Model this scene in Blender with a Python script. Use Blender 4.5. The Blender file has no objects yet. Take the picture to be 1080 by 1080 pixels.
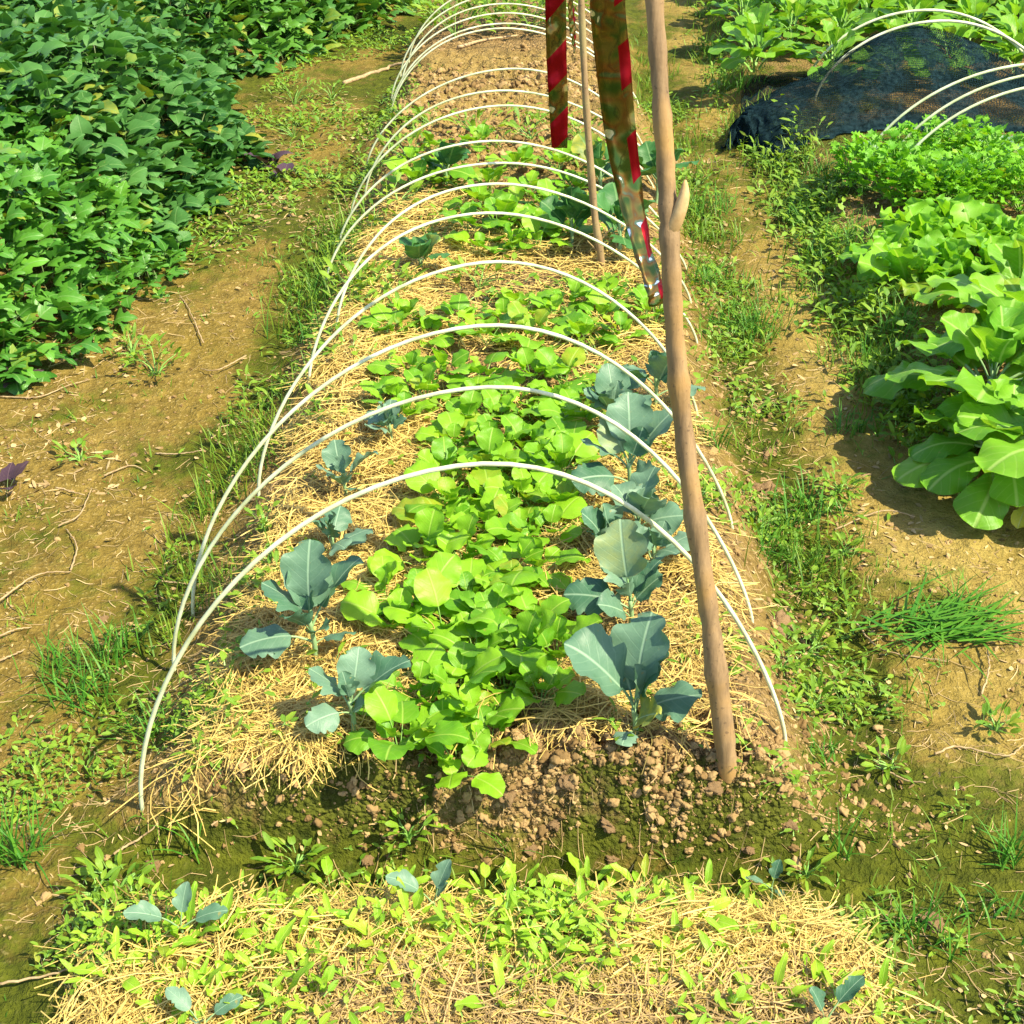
import bpy, math, random
import numpy as np
from mathutils import Matrix, Vector

random.seed(7)
rng = np.random.default_rng(11)
R_ = math.radians
S = bpy.context.scene
COL = S.collection

# ------------------------------------------------------------------ camera, sky, sun, exposure
CAM_H, FPX = 1.6, 1400.0
PITCH = math.atan(850 / FPX)
YAW = math.atan(28 / math.hypot(FPX, 850))
cam_d = bpy.data.cameras.new('camera'); cam = bpy.data.objects.new('camera', cam_d); COL.objects.link(cam)
cam.location = (0, 0, CAM_H); cam.rotation_euler = (math.pi / 2 - PITCH, 0, YAW)
cam_d.sensor_width = 36; cam_d.lens = 36 * FPX / 1080; cam_d.clip_start = .05; cam_d.clip_end = 500
S.camera = cam

SUN_EL, SUN_AZ = R_(52), math.atan2(.88, -.46)          # azimuth measured from +Y towards +X
W = bpy.data.worlds.new('World'); S.world = W; W.use_nodes = True
wn = W.node_tree; bg = wn.nodes['Background']; sky = wn.nodes.new('ShaderNodeTexSky')
sky.sky_type = 'NISHITA'; sky.sun_disc = False; sky.sun_elevation = SUN_EL; sky.sun_rotation = SUN_AZ
wn.links.new(sky.outputs[0], bg.inputs[0]); bg.inputs[1].default_value = .135
sd = bpy.data.lights.new('sun', 'SUN'); sd.energy = 5.0; sd.angle = R_(.5); sd.color = (1, .915, .66)
sun = bpy.data.objects.new('sun', sd); COL.objects.link(sun)
sdir = Vector((math.sin(SUN_AZ) * math.cos(SUN_EL), math.cos(SUN_AZ) * math.cos(SUN_EL), math.sin(SUN_EL)))
sun.rotation_euler = sdir.to_track_quat('Z', 'Y').to_euler(); sun.location = sdir * 20
vs = S.view_settings; vs.view_transform = 'Standard'; vs.look = 'None'; vs.gamma = 1; vs.use_curve_mapping = False
vs.exposure = 1.0
S.cycles.max_bounces = 8; S.cycles.transparent_max_bounces = 12; S.cycles.transmission_bounces = 5

# ------------------------------------------------------------------ helpers: rays, noise, height field
_F = np.array([-math.sin(YAW) * math.cos(PITCH), math.cos(YAW) * math.cos(PITCH), -math.sin(PITCH)])
_R = np.array([math.cos(YAW), math.sin(YAW), 0.]); _U = np.cross(_R, _F)
_C = np.array([0, 0, CAM_H])
def ray(px, py): return _F * FPX + _R * (px - 540) - _U * (py - 540)
def PZ(px, py, z=0.):
    d = ray(px, py); return _C + d * ((z - CAM_H) / d[2])
def PY(px, py, Y):
    d = ray(px, py); return _C + d * (Y / d[1])
def to_px(p):
    d = np.asarray(p) - _C; zc = d @ _F
    return 540 + FPX * (d @ _R) / zc, 540 - FPX * (d @ _U) / zc

def _hash(ix, iy, s):
    h = (ix.astype(np.int64) * 374761393 + iy.astype(np.int64) * 668265263 + s * 1274126177) & 0xffffffff
    h = ((h ^ (h >> 13)) * 1274126177) & 0xffffffff
    return ((h ^ (h >> 16)) & 0xffff) / 65535.0
def vn(x, y, f, s=0):
    x = np.asarray(x, float) * f; y = np.asarray(y, float) * f
    ix = np.floor(x); iy = np.floor(y); fx = x - ix; fy = y - iy
    fx = fx * fx * (3 - 2 * fx); fy = fy * fy * (3 - 2 * fy)
    a = _hash(ix, iy, s); b = _hash(ix + 1, iy, s); c = _hash(ix, iy + 1, s); d = _hash(ix + 1, iy + 1, s)
    return ((a + (b - a) * fx) * (1 - fy) + (c + (d - c) * fx) * fy) * 2 - 1
def fbm(x, y, f, o=3, s=0):
    t = 0; a = 1; n = 0
    for k in range(o):
        t = t + a * vn(x, y, f * 2.03 ** k, s + 17 * k); n += a; a *= .5
    return t / n
def ss(a, b, x):
    t = np.clip((np.asarray(x, float) - a) / (b - a), 0, 1); return t * t * (3 - 2 * t)

def edge_left(y):        # right-hand border of the sweet potato patch
    return np.interp(y, [2.6, 3.2, 3.35, 3.95, 5.0, 5.4, 6.0, 6.65, 7.3, 8.3, 9.5, 12], [-1.9, -1.5, -1.36, -1.2, -1.27, -1.12, -1.42, -1.52, -1.22, -.82, -.7, -.7])
def edge_right(y):       # left-hand border of the right bed
    return np.interp(y, [2.0, 2.5, 3.1, 3.8, 5.2, 6.3, 9, 12], [1.25, 1.16, 1.02, 1.0, 1.02, .95, 1.08, 1.1])
def m_bed(x, y):
    n = .04 * fbm(x, y, 5, 2, 3)
    return ss(-.74, -.50, x + n) * (1 - ss(.34, .56, x + n)) * ss(1.555, 1.64, y + .5 * n)
def m_fore(x, y):
    n = .05 * fbm(x, y, 6, 2, 4)
    return ss(-.76, -.60, x + n) * (1 - ss(.42, .62, x + n)) * (1 - ss(1.37, 1.47, y + n))
def m_right(x, y):
    n = .05 * fbm(x, y, 4, 2, 5); return ss(-.06, .12, x - edge_right(y) + n) * ss(2.25, 2.5, y)
def m_left(x, y):
    n = .05 * fbm(x, y, 4, 2, 6); return ss(-.02, .35, edge_left(y) - x + n)
def m_bare(x, y):        # freshly dug soil at the far end of the bed
    return m_bed(x, y) * ss(4.55, 4.9, y) * (1 - ss(6.6, 7.2, y))
def m_face(x, y):        # crumbling front face of the bed
    return ss(-.62, -.3, x) * (1 - ss(.36, .52, x)) * ss(1.56, 1.61, y) * (1 - ss(1.72, 1.82, y + .03 * fbm(x, y, 8, 2, 9)))
def H(x, y):
    x = np.asarray(x, float); y = np.asarray(y, float)
    b = m_bed(x, y); fo = m_fore(x, y); r = m_right(x, y); l = m_left(x, y)
    z = .125 * b + .045 * fo + .09 * r + .07 * l
    z = z + .016 * fbm(x, y, 2.2, 3, 21) + .008 * fbm(x, y, 14, 3, 22)
    z = z + (b + .6 * r + .5 * l) * .008 * fbm(x, y, 30, 2, 23)
    z = z - .03 * ss(1.42, 1.5, y) * (1 - ss(1.53, 1.62, y)) * ss(-.8, -.5, x) * (1 - ss(.5, .8, x))
    z = z + (m_face(x, y) * .028 + m_bare(x, y) * .03 + .3 * .02 * ss(.3, .5, x) * m_bed(x, y)) * (1 - np.abs(fbm(x, y, 18, 3, 24)) * 2) + (m_face(x, y) * .016 + .0055) * fbm(x, y, 46, 2, 25)
    z = z - .03 * np.exp(-((x - .62) / .08) ** 2) * ss(1.5, 2, y) * .6
    return z
def G(px, py):
    """first point of the ground seen through a pixel"""
    d = ray(px, py); d = d / -d[2]; t = np.linspace(1.25, 1.75, 900)
    g = CAM_H - t - H(d[0] * t, d[1] * t); i = int(np.argmax(g <= 0)); i = max(i, 1)
    f = g[i - 1] / (g[i - 1] - g[i] + 1e-12); tt = t[i - 1] + (t[i] - t[i - 1]) * f
    return Vector((d[0] * tt, d[1] * tt, CAM_H - tt))

# ------------------------------------------------------------------ helpers: objects
def tag(o, label=None, cat=None, group=None, kind=None):
    if label: o['label'] = label
    if cat: o['category'] = cat
    if group: o['group'] = group
    if kind: o['kind'] = kind
    return o
def empty(name, loc, label, cat, group=None, rz=0, sc=1.0):
    o = bpy.data.objects.new(name, None); COL.objects.link(o); o.empty_display_size = .03
    o.location = loc; o.rotation_euler = (0, 0, rz); o.scale = (sc, sc, sc)
    return tag(o, label, cat, group)
def mesh(name, V, Q, mats, mi=None, uv=None, tint=None, T=None, smooth=True):
    """V (n,3), Q (m,4) quads, T (k,3) triangles"""
    me = bpy.data.meshes.new(name)
    V = np.asarray(V, np.float32).reshape(-1, 3)
    Q = np.asarray(Q, np.int32).reshape(-1, 4) if Q is not None else np.zeros((0, 4), np.int32)
    T = np.asarray(T, np.int32).reshape(-1, 3) if T is not None else np.zeros((0, 3), np.int32)
    me.vertices.add(len(V)); me.vertices.foreach_set('co', V.ravel())
    li = np.concatenate([Q.ravel(), T.ravel()]); me.loops.add(len(li)); me.loops.foreach_set('vertex_index', li)
    npoly = len(Q) + len(T); me.polygons.add(npoly)
    st = np.concatenate([np.arange(len(Q)) * 4, len(Q) * 4 + np.arange(len(T)) * 3]).astype(np.int32)
    me.polygons.foreach_set('loop_start', st)
    if mi is not None: me.polygons.foreach_set('material_index', np.asarray(mi, np.int32))
    me.polygons.foreach_set('use_smooth', np.full(npoly, smooth))
    for m in (mats if isinstance(mats, (list, tuple)) else [mats]): me.materials.append(m)
    if uv is not None:
        ul = me.uv_layers.new(name='UVMap'); ul.data.foreach_set('uv', np.asarray(uv, np.float32)[li].ravel())
    if tint is not None:
        a = me.attributes.new('tint', 'FLOAT', 'POINT'); a.data.foreach_set('value', np.asarray(tint, np.float32))
    me.update(calc_edges=True); me.validate()
    return me
def obj(name, me, parent=None, loc=None, M=None):
    o = bpy.data.objects.new(name, me); COL.objects.link(o)
    if parent is not None: o.parent = parent
    if M is not None: o.matrix_local = M
    elif loc is not None: o.location = loc
    return o

# ------------------------------------------------------------------ helpers: node materials
def nmat(name):
    m = bpy.data.materials.new(name); m.use_nodes = True; nt = m.node_tree; nt.nodes.clear()
    out = nt.nodes.new('ShaderNodeOutputMaterial'); return m, nt, out
def nd(nt, t, **kw):
    n = nt.nodes.new('ShaderNode' + t)
    for k, v in kw.items():
        if k.startswith('_'): setattr(n, k[1:], v); continue
        key = int(k[1:]) if k[0] == 'i' and k[1:].isdigit() else k.replace('_', ' ')
        s = n.inputs[key]
        if isinstance(v, bpy.types.NodeSocket): nt.links.new(v, s)
        else: s.default_value = v
    return n
def rgb(c): return (c[0], c[1], c[2], 1)
def mixc(nt, f, a, b, mode='MIX'):
    n = nt.nodes.new('ShaderNodeMix'); n.data_type = 'RGBA'; n.blend_type = mode
    for s, v in ((n.inputs[0], f), (n.inputs[6], a), (n.inputs[7], b)):
        if isinstance(v, bpy.types.NodeSocket): nt.links.new(v, s)
        else: s.default_value = v if not isinstance(v, tuple) else rgb(v)
    return n.outputs[2]
def mth(nt, op, a, b=0.):
    n = nd(nt, 'Math', _operation=op, i0=a, i1=b); return n.outputs[0]
def mrange(nt, v, a, b, c=0., d=1.):
    n = nd(nt, 'MapRange'); n.clamp = True
    nt.links.new(v, n.inputs[0])
    for i, q in zip((1, 2, 3, 4), (a, b, c, d)): n.inputs[i].default_value = q
    return n.outputs[0]
def noise(nt, co, scale, detail=3., rough=.55):
    n = nd(nt, 'TexNoise', Scale=scale, Detail=detail, Roughness=rough)
    nt.links.new(co, n.inputs['Vector']); return n.outputs[0]

def leaf_mat(name, c1, c2, vein, trans=.3, rough=.45, vf=7., mass=False, lat=.35, tcol=None, spec=.35, mid=(.010, .032)):
    m, nt, out = nmat(name)
    tc = nd(nt, 'TexCoord'); uv = nd(nt, 'SeparateXYZ', i0=tc.outputs['UV'])
    u, v = uv.outputs[0], uv.outputs[1]
    au = mth(nt, 'ABSOLUTE', mth(nt, 'SUBTRACT', u, .5))
    mrib = mrange(nt, au, mid[0], mid[1], 1, 0)
    s = mth(nt, 'FRACT', mth(nt, 'SUBTRACT', mth(nt, 'MULTIPLY', v, vf), mth(nt, 'MULTIPLY', au, vf * .85)))
    lt = mrange(nt, mth(nt, 'ABSOLUTE', mth(nt, 'SUBTRACT', s, .5)), .0, .1, 1, 0)
    vm = mth(nt, 'MAXIMUM', mrib, mth(nt, 'MULTIPLY', lt, lat))
    if mass: fac = nd(nt, 'Attribute', _attribute_name='tint').outputs['Fac']
    else: fac = nd(nt, 'ObjectInfo').outputs['Random']
    nz = noise(nt, tc.outputs['Object'], 22, 4, .6)
    fac = mth(nt, 'ADD', mth(nt, 'MULTIPLY', fac, .8), mth(nt, 'MULTIPLY', mth(nt, 'SUBTRACT', nz, .4), .7))
    fac = mrange(nt, fac, 0, 1)
    base = mixc(nt, fac, c1, c2)
    old = mth(nt, 'FRACT', mth(nt, 'MULTIPLY', nd(nt, 'Attribute', _attribute_name='tint').outputs['Fac'] if mass else nd(nt, 'ObjectInfo').outputs['Random'], 41.3))
    base = mixc(nt, mth(nt, 'MULTIPLY', mrange(nt, old, .93, .99), mrange(nt, nz, .35, .6, .2, .8)), base, (.34, .33, .03))
    base = mixc(nt, mrange(nt, noise(nt, tc.outputs['Object'], 75, 2), .70, .76, 0, .55), base, (.30, .24, .06))
    base = mixc(nt, mth(nt, 'MULTIPLY', vm, .7), base, vein)
    nz2 = noise(nt, tc.outputs['Object'], 160, 2)
    hgt = mth(nt, 'SUBTRACT', mth(nt, 'MULTIPLY', nz2, .35), mth(nt, 'MULTIPLY', vm, .8))
    bmp = nd(nt, 'Bump', Strength=.35, Distance=.003); nt.links.new(hgt, bmp.inputs['Height'])
    p = nd(nt, 'BsdfPrincipled', Base_Color=base, Roughness=rough, Normal=bmp.outputs[0]); p.inputs['Specular IOR Level'].default_value = spec
    tr = nd(nt, 'BsdfTranslucent', Normal=bmp.outputs[0])
    nt.links.new(mixc(nt, 1., base, tcol or (1.5, 1.35, .55), 'MULTIPLY'), tr.inputs[0])
    mx = nd(nt, 'MixShader', i0=trans, i1=p.outputs[0], i2=tr.outputs[0]); nt.links.new(mx.outputs[0], out.inputs[0])
    return m
def plain_mat(name, c1, c2, scale=30., rough=.6, mass=False, bump=.3, dist=.003, spec=.3, trans=0., stretch=None):
    m, nt, out = nmat(name)
    tc = nd(nt, 'TexCoord'); co = tc.outputs['Object']
    if stretch:
        co = nd(nt, 'Mapping', Vector=co, Scale=stretch).outputs[0]
    nz = noise(nt, co, scale, 4, .6)
    fac = mrange(nt, nz, .3, .7)
    if mass: 
        t = nd(nt, 'Attribute', _attribute_name='tint').outputs['Fac']
        fac = mrange(nt, mth(nt, 'ADD', mth(nt, 'MULTIPLY', t, .8), mth(nt, 'MULTIPLY', nz, .3)), .1, 1)
    base = mixc(nt, fac, c1, c2)
    bmp = nd(nt, 'Bump', Strength=bump, Distance=dist, Height=nz)
    p = nd(nt, 'BsdfPrincipled', Base_Color=base, Roughness=rough, Normal=bmp.outputs[0]); p.inputs['Specular IOR Level'].default_value = spec
    if trans:
        tr = nd(nt, 'BsdfTranslucent', i0=base); mx = nd(nt, 'MixShader', i0=trans, i1=p.outputs[0], i2=tr.outputs[0])
        nt.links.new(mx.outputs[0], out.inputs[0])
    else: nt.links.new(p.outputs[0], out.inputs[0])
    return m

M = {}
M['mustard'] = leaf_mat('mustard_leaf', (.10, .29, .012), (.29, .55, .022), (.38, .56, .09), .36, .45, 5, lat=.22)
M['mustard_far'] = leaf_mat('mustard_leaf_far', (.10, .27, .022), (.22, .46, .035), (.34, .50, .10), .36, .45, 6, mass=True)
M['broccoli'] = leaf_mat('broccoli_leaf', (.045, .13, .068), (.185, .30, .205), (.30, .44, .29), .14, .46, 6, lat=.2, mid=(.006, .026), tcol=(1.1, 1.3, .5), spec=.3)
M['brocdark'] = leaf_mat('broccoli_leaf_dark', (.03, .12, .03), (.07, .21, .05), (.16, .30, .10), .2, .5, 6)  # darker, greener broccoli leaf, used on the rear plants
M['choy'] = leaf_mat('choy_leaf', (.11, .31, .018), (.24, .49, .035), (.42, .60, .16), .36, .45, 6, lat=.25)
M['choypale'] = leaf_mat('cabbage_leaf', (.16, .30, .16), (.26, .42, .28), (.45, .58, .40), .2, .5, 7, lat=.5)
M['yellowleaf'] = leaf_mat('yellowed_leaf', (.45, .42, .04), (.55, .50, .06), (.5, .5, .2), .3, .5, 7)
M['lettuce'] = leaf_mat('lettuce_leaf', (.13, .35, .02), (.25, .52, .035), (.38, .56, .12), .40, .45, 7, lat=.2)
M['celery'] = leaf_mat('coriander_leaf', (.10, .33, .012), (.22, .50, .022), (.2, .40, .06), .34, .5, 4, mass=True)
M['sweet'] = leaf_mat('sweet_potato_leaf', (.026, .105, .020), (.095, .245, .050), (.14, .28, .08), .2, .52, 6, mass=True, lat=.3, tcol=(1.4, 1.5, .4), spec=.28)
M['lobed'] = leaf_mat('lobed_vine_leaf', (.045, .17, .020), (.13, .34, .03), (.16, .32, .08), .24, .42, 6, mass=True, spec=.4)
M['farleaf'] = leaf_mat('far_vine_leaf', (.04, .14, .018), (.12, .30, .03), (.14, .28, .08), .2, .45, 6, mass=True)
M['purple'] = leaf_mat('purple_vine_leaf', (.05, .028, .045), (.10, .055, .07), (.15, .09, .10), .12, .45, 6)
M['seedling'] = leaf_mat('seedling_leaf', (.20, .42, .02), (.38, .60, .04), (.42, .60, .10), .34, .45, 5)
M['weed'] = leaf_mat('weed_leaf', (.09, .22, .012), (.26, .40, .025), (.24, .40, .08), .3, .5, 4, mass=True)
M['sprout'] = leaf_mat('sprout_leaf', (.15, .33, .015), (.36, .54, .035), (.4, .55, .10), .3, .5, 4, mass=True)
M['weed1'] = leaf_mat('weed_leaf_single', (.07, .22, .02), (.15, .34, .03), (.24, .40, .08), .3, .5, 4)
M['petiole'] = plain_mat('petiole', (.16, .34, .06), (.26, .44, .10), 30, .45)
M['petiole_b'] = plain_mat('broccoli_petiole', (.16, .30, .12), (.30, .42, .20), 30, .45)
M['petiole_d'] = plain_mat('vine_petiole', (.09, .17, .05), (.15, .16, .06), 30, .5)
M['grass'] = plain_mat('grass_blade', (.055, .17, .014), (.24, .36, .03), 6, .5, mass=True, bump=0, trans=.3)
M['grass1'] = plain_mat('grass_tuft', (.045, .19, .016), (.12, .30, .025), 10, .5, mass=True, bump=0, trans=.28)
M['straw'] = plain_mat('straw', (.29, .19, .045), (.82, .61, .18), 14, .55, mass=True, bump=0, trans=.12, spec=.35)
M['shadestraw'] = plain_mat('shaded_straw', (.20, .125, .05), (.52, .36, .15), 14, .6, mass=True, bump=0, trans=.08, spec=.3)  # darker copy of the straw; slight shade is put into its colour
M['crumb'] = plain_mat('soil_crumb', (.16, .096, .036), (.43, .29, .13), 90, .95, mass=True, bump=.9, dist=.004, spec=.1)
M['clod'] = plain_mat('soil_clod', (.24, .14, .062), (.44, .29, .15), 38, .92, bump=.8, dist=.006, spec=.1)
M['litter'] = plain_mat('dry_litter', (.20, .125, .05), (.52, .38, .18), 20, .8, mass=True, bump=.2)
M['twig'] = plain_mat('dry_twig', (.26, .17, .085), (.50, .37, .20), 60, .8, bump=.6)
M['hoop'] = plain_mat('fibreglass_rod', (.44, .48, .25), (.78, .82, .58), 16, .5, bump=.2)
M['string'] = plain_mat('twine', (.3, .3, .25), (.5, .5, .4), 90, .7)

# ------------------------------------------------------------------ ground sheet
def ground_mat():
    m, nt, out = nmat('ground_soil')
    tc = nd(nt, 'TexCoord'); co = tc.outputs['Object']
    A = lambda n: nd(nt, 'Attribute', _attribute_name=n).outputs['Fac']
    n1 = noise(nt, co, 3.2, 5, .6); n2 = noise(nt, co, 24, 5, .65); n3 = noise(nt, co, 110, 4, .6); n4 = noise(nt, co, 9, 4, .6)
    path = mixc(nt, mrange(nt, n2, .32, .68), (.108, .072, .013), (.285, .198, .048))
    path = mixc(nt, mrange(nt, n1, .42, .66, 0, .75), path, (.19, .135, .022))
    path = mixc(nt, mth(nt, 'MULTIPLY', mrange(nt, n3, .58, .70), .75), path, (.50, .38, .15))
    path = mixc(nt, mth(nt, 'MULTIPLY', A('dry'), mrange(nt, n4, .35, .6, .2, .85)), path, (.44, .325, .095))
    bed = mixc(nt, mrange(nt, n2, .3, .7), (.145, .086, .030), (.36, .235, .095))
    bed = mixc(nt, mth(nt, 'MULTIPLY', mrange(nt, n4, .55, .7), .5), bed, (.37, .21, .072))
    bed = mixc(nt, mth(nt, 'MULTIPLY', mrange(nt, n3, .52, .68), .7), bed, (.46, .30, .16)); c = mixc(nt, A('bed'), path, bed)
    st = mixc(nt, mrange(nt, n3, .35, .65), (.22, .13, .035), (.62, .45, .15))
    c = mixc(nt, mth(nt, 'MULTIPLY', A('straw'), .8), c, st)
    ms = mixc(nt, mrange(nt, n2, .3, .7), (.018, .038, .003), (.090, .115, .006))
    mf = mrange(nt, mth(nt, 'ADD', A('moss'), mth(nt, 'MULTIPLY', mth(nt, 'SUBTRACT', mth(nt, 'ADD', n2, n4), 1.), .9)), .32, .62, 0, .88)
    c = mixc(nt, mf, c, ms)
    hh = mth(nt, 'ADD', mth(nt, 'MULTIPLY', n2, 1.0), mth(nt, 'MULTIPLY', n3, .5))
    vo = nd(nt, 'TexVoronoi', Vector=mixc(nt, .02, co, nd(nt, 'TexNoise', Vector=co, Scale=40.).outputs[1], 'ADD'), Scale=95.)
    hh = mth(nt, 'ADD', hh, mth(nt, 'MULTIPLY', mth(nt, 'MULTIPLY', A('bed'), -.9), vo.outputs['Distance']))
    b = nd(nt, 'Bump', Strength=1., Distance=.018, Height=hh)
    p = nd(nt, 'BsdfPrincipled', Base_Color=c, Roughness=.93, Normal=b.outputs[0]); p.inputs['Specular IOR Level'].default_value = .12
    nt.links.new(p.outputs[0], out.inputs[0]); return m

def strip_l(y): return np.interp(y, [1.6, 1.75, 2.0, 2.3, 2.6, 3.1, 3.3, 3.45, 3.7, 4.0, 4.3, 4.6], [-.24, -.26, -.26, -.20, -.17, -.42, -.36, -.18, -.40, -.25, -.22, -.30])
def strip_r(y): return np.interp(y, [1.6, 1.75, 2.0, 2.3, 2.6, 3.1, 3.4, 3.7, 4.0, 4.3, 4.6], [.0, .06, .07, .10, .12, .12, .28, .38, .14, .24, .12])
def m_straw(x, y):
    n = .06 * fbm(x, y, 7, 3, 41)
    b = ss(-.60, -.48, x + 1.6 * n) * (1 - ss(.27, .38, x + 1.6 * n)) * np.clip(.88 + 1.5 * fbm(x, y, 4.5, 3, 42) + .9 * np.exp(-((x + .42) / .16) ** 2 - ((y - 1.85) / .22) ** 2), .14, 1) * ss(1.625, 1.67, y + 1.8 * n) * (1 - ss(4.35, 4.7, y + n))
    corner = np.maximum(ss(.20, .28, x + n) * (1 - ss(1.70, 1.76, y)), ss(-.16, -.08, x + n) * (1 - ss(1.655, 1.69, y)))        # bare crumbly corner by the stake
    b = b * (1 - corner * .9) * (1 - .5 * ss(3.9, 4.4, y))
    s = ss(-.02, .06, x - strip_l(y) + n) * (1 - ss(-.06, .02, x - strip_r(y) + n))
    s = s * (1 - .75 * np.exp(-((y - 3.38) / .10) ** 2) - .75 * np.exp(-((y - 3.98) / .12) ** 2))
    b = b * (1 - .85 * s)
    f = ss(-.68, -.50, x + 2.2 * n) * (1 - ss(.36, .54, x + 2.2 * n)) * (1 - ss(1.38, 1.455, y + 1.4 * n))
    return np.clip(np.maximum(b, f), 0, 1)
def m_moss(x, y):
    n = fbm(x, y, 3.5, 3, 51)
    tr = ss(1.42, 1.48, y) * (1 - ss(1.565, 1.615, y + .03 * n + .03 * ss(-.3, .0, x))) * ss(-.95, -.6, x) * (1 - ss(.66, .85, x)) * (1.05 + .3 * n)
    pl = np.exp(-((x + .76) / .13) ** 2) * ss(1.2, 1.5, y) * .65
    pr = np.exp(-((x - .60) / .13) ** 2) * (.70 + .5 * n)
    gen = .30 + .50 * n
    far = .2 * ss(4, 5, y)
    frt = .35 * (1 - ss(1.5, 1.9, y))
    m = np.maximum.reduce([tr, pl + .3 * n, pr, gen + far + frt])
    return np.clip(m * (1 - .8 * m_bed(x, y) * ss(1.62, 1.68, y)), 0, 1)

def build_ground():
    def axis(lo, hi, step, far):
        a = list(np.arange(lo, hi, step)); s = step
        left = []; v = lo
        while v > -far: s *= 1.22; v -= s; left.append(v)
        s = step; right = []; v = a[-1]
        while v < far: s *= 1.22; v += s; right.append(v)
        return np.array(left[::-1] + a + right)
    xs = axis(-1.5, 1.5, .0085, 70)
    dense = [x for x in xs if -4 < x < 4]
    # keep the sides reasonably fine out to 3.6 m
    mid = np.arange(1.52, 3.7, .03); xs = np.concatenate([[x for x in xs if x < -3.7], -mid[::-1], [x for x in xs if -1.5 <= x < 1.5], mid, [x for x in xs if x > 3.7]])
    ys = [.85]
    while ys[-1] < 9.6: ys.append(ys[-1] + .0048 * ys[-1])
    s = .05
    while ys[-1] < 90: s *= 1.25; ys.append(ys[-1] + s)
    low = []; v = .85; s = .01
    while v > -40: s *= 1.3; v -= s; low.append(v)
    ys = np.array(low[::-1] + ys)
    X, Y = np.meshgrid(xs, ys); Z = H(X, Y)
    fade = (1 - ss(5, 12, np.abs(X))) * (1 - ss(11, 20, Y)) * ss(-6, .3, Y); Z = Z * fade
    nx, ny = len(xs), len(ys)
    V = np.stack([X.ravel(), Y.ravel(), Z.ravel()], 1)
    i = np.arange(nx * ny).reshape(ny, nx)
    Q = np.stack([i[:-1, :-1], i[:-1, 1:], i[1:, 1:], i[1:, :-1]], -1).reshape(-1, 4)
    me = mesh('ground', V, Q, ground_mat())
    x, y = V[:, 0], V[:, 1]
    bedm = np.clip(np.maximum.reduce([m_bed(x, y), m_face(x, y), .7 * m_right(x, y), .5 * m_left(x, y), .7 * m_fore(x, y)]), 0, 1)
    bedm = bedm * (1 - .55 * m_bare(x, y)); dry = np.maximum(.6 * m_bare(x, y), 0) + ss(.55, .95, x) * (1 - m_right(x, y)) * (.7 + .5 * fbm(x, y, 2.5, 3, 61))
    for nme, val in (('bed', bedm), ('straw', m_straw(x, y)), ('moss', m_moss(x, y)), ('dry', np.clip(dry, 0, 1))):
        a = me.attributes.new(nme, 'FLOAT', 'POINT'); a.data.foreach_set('value', np.asarray(val, np.float32))
    tag(obj('ground', me), kind='structure')
build_ground()

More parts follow.
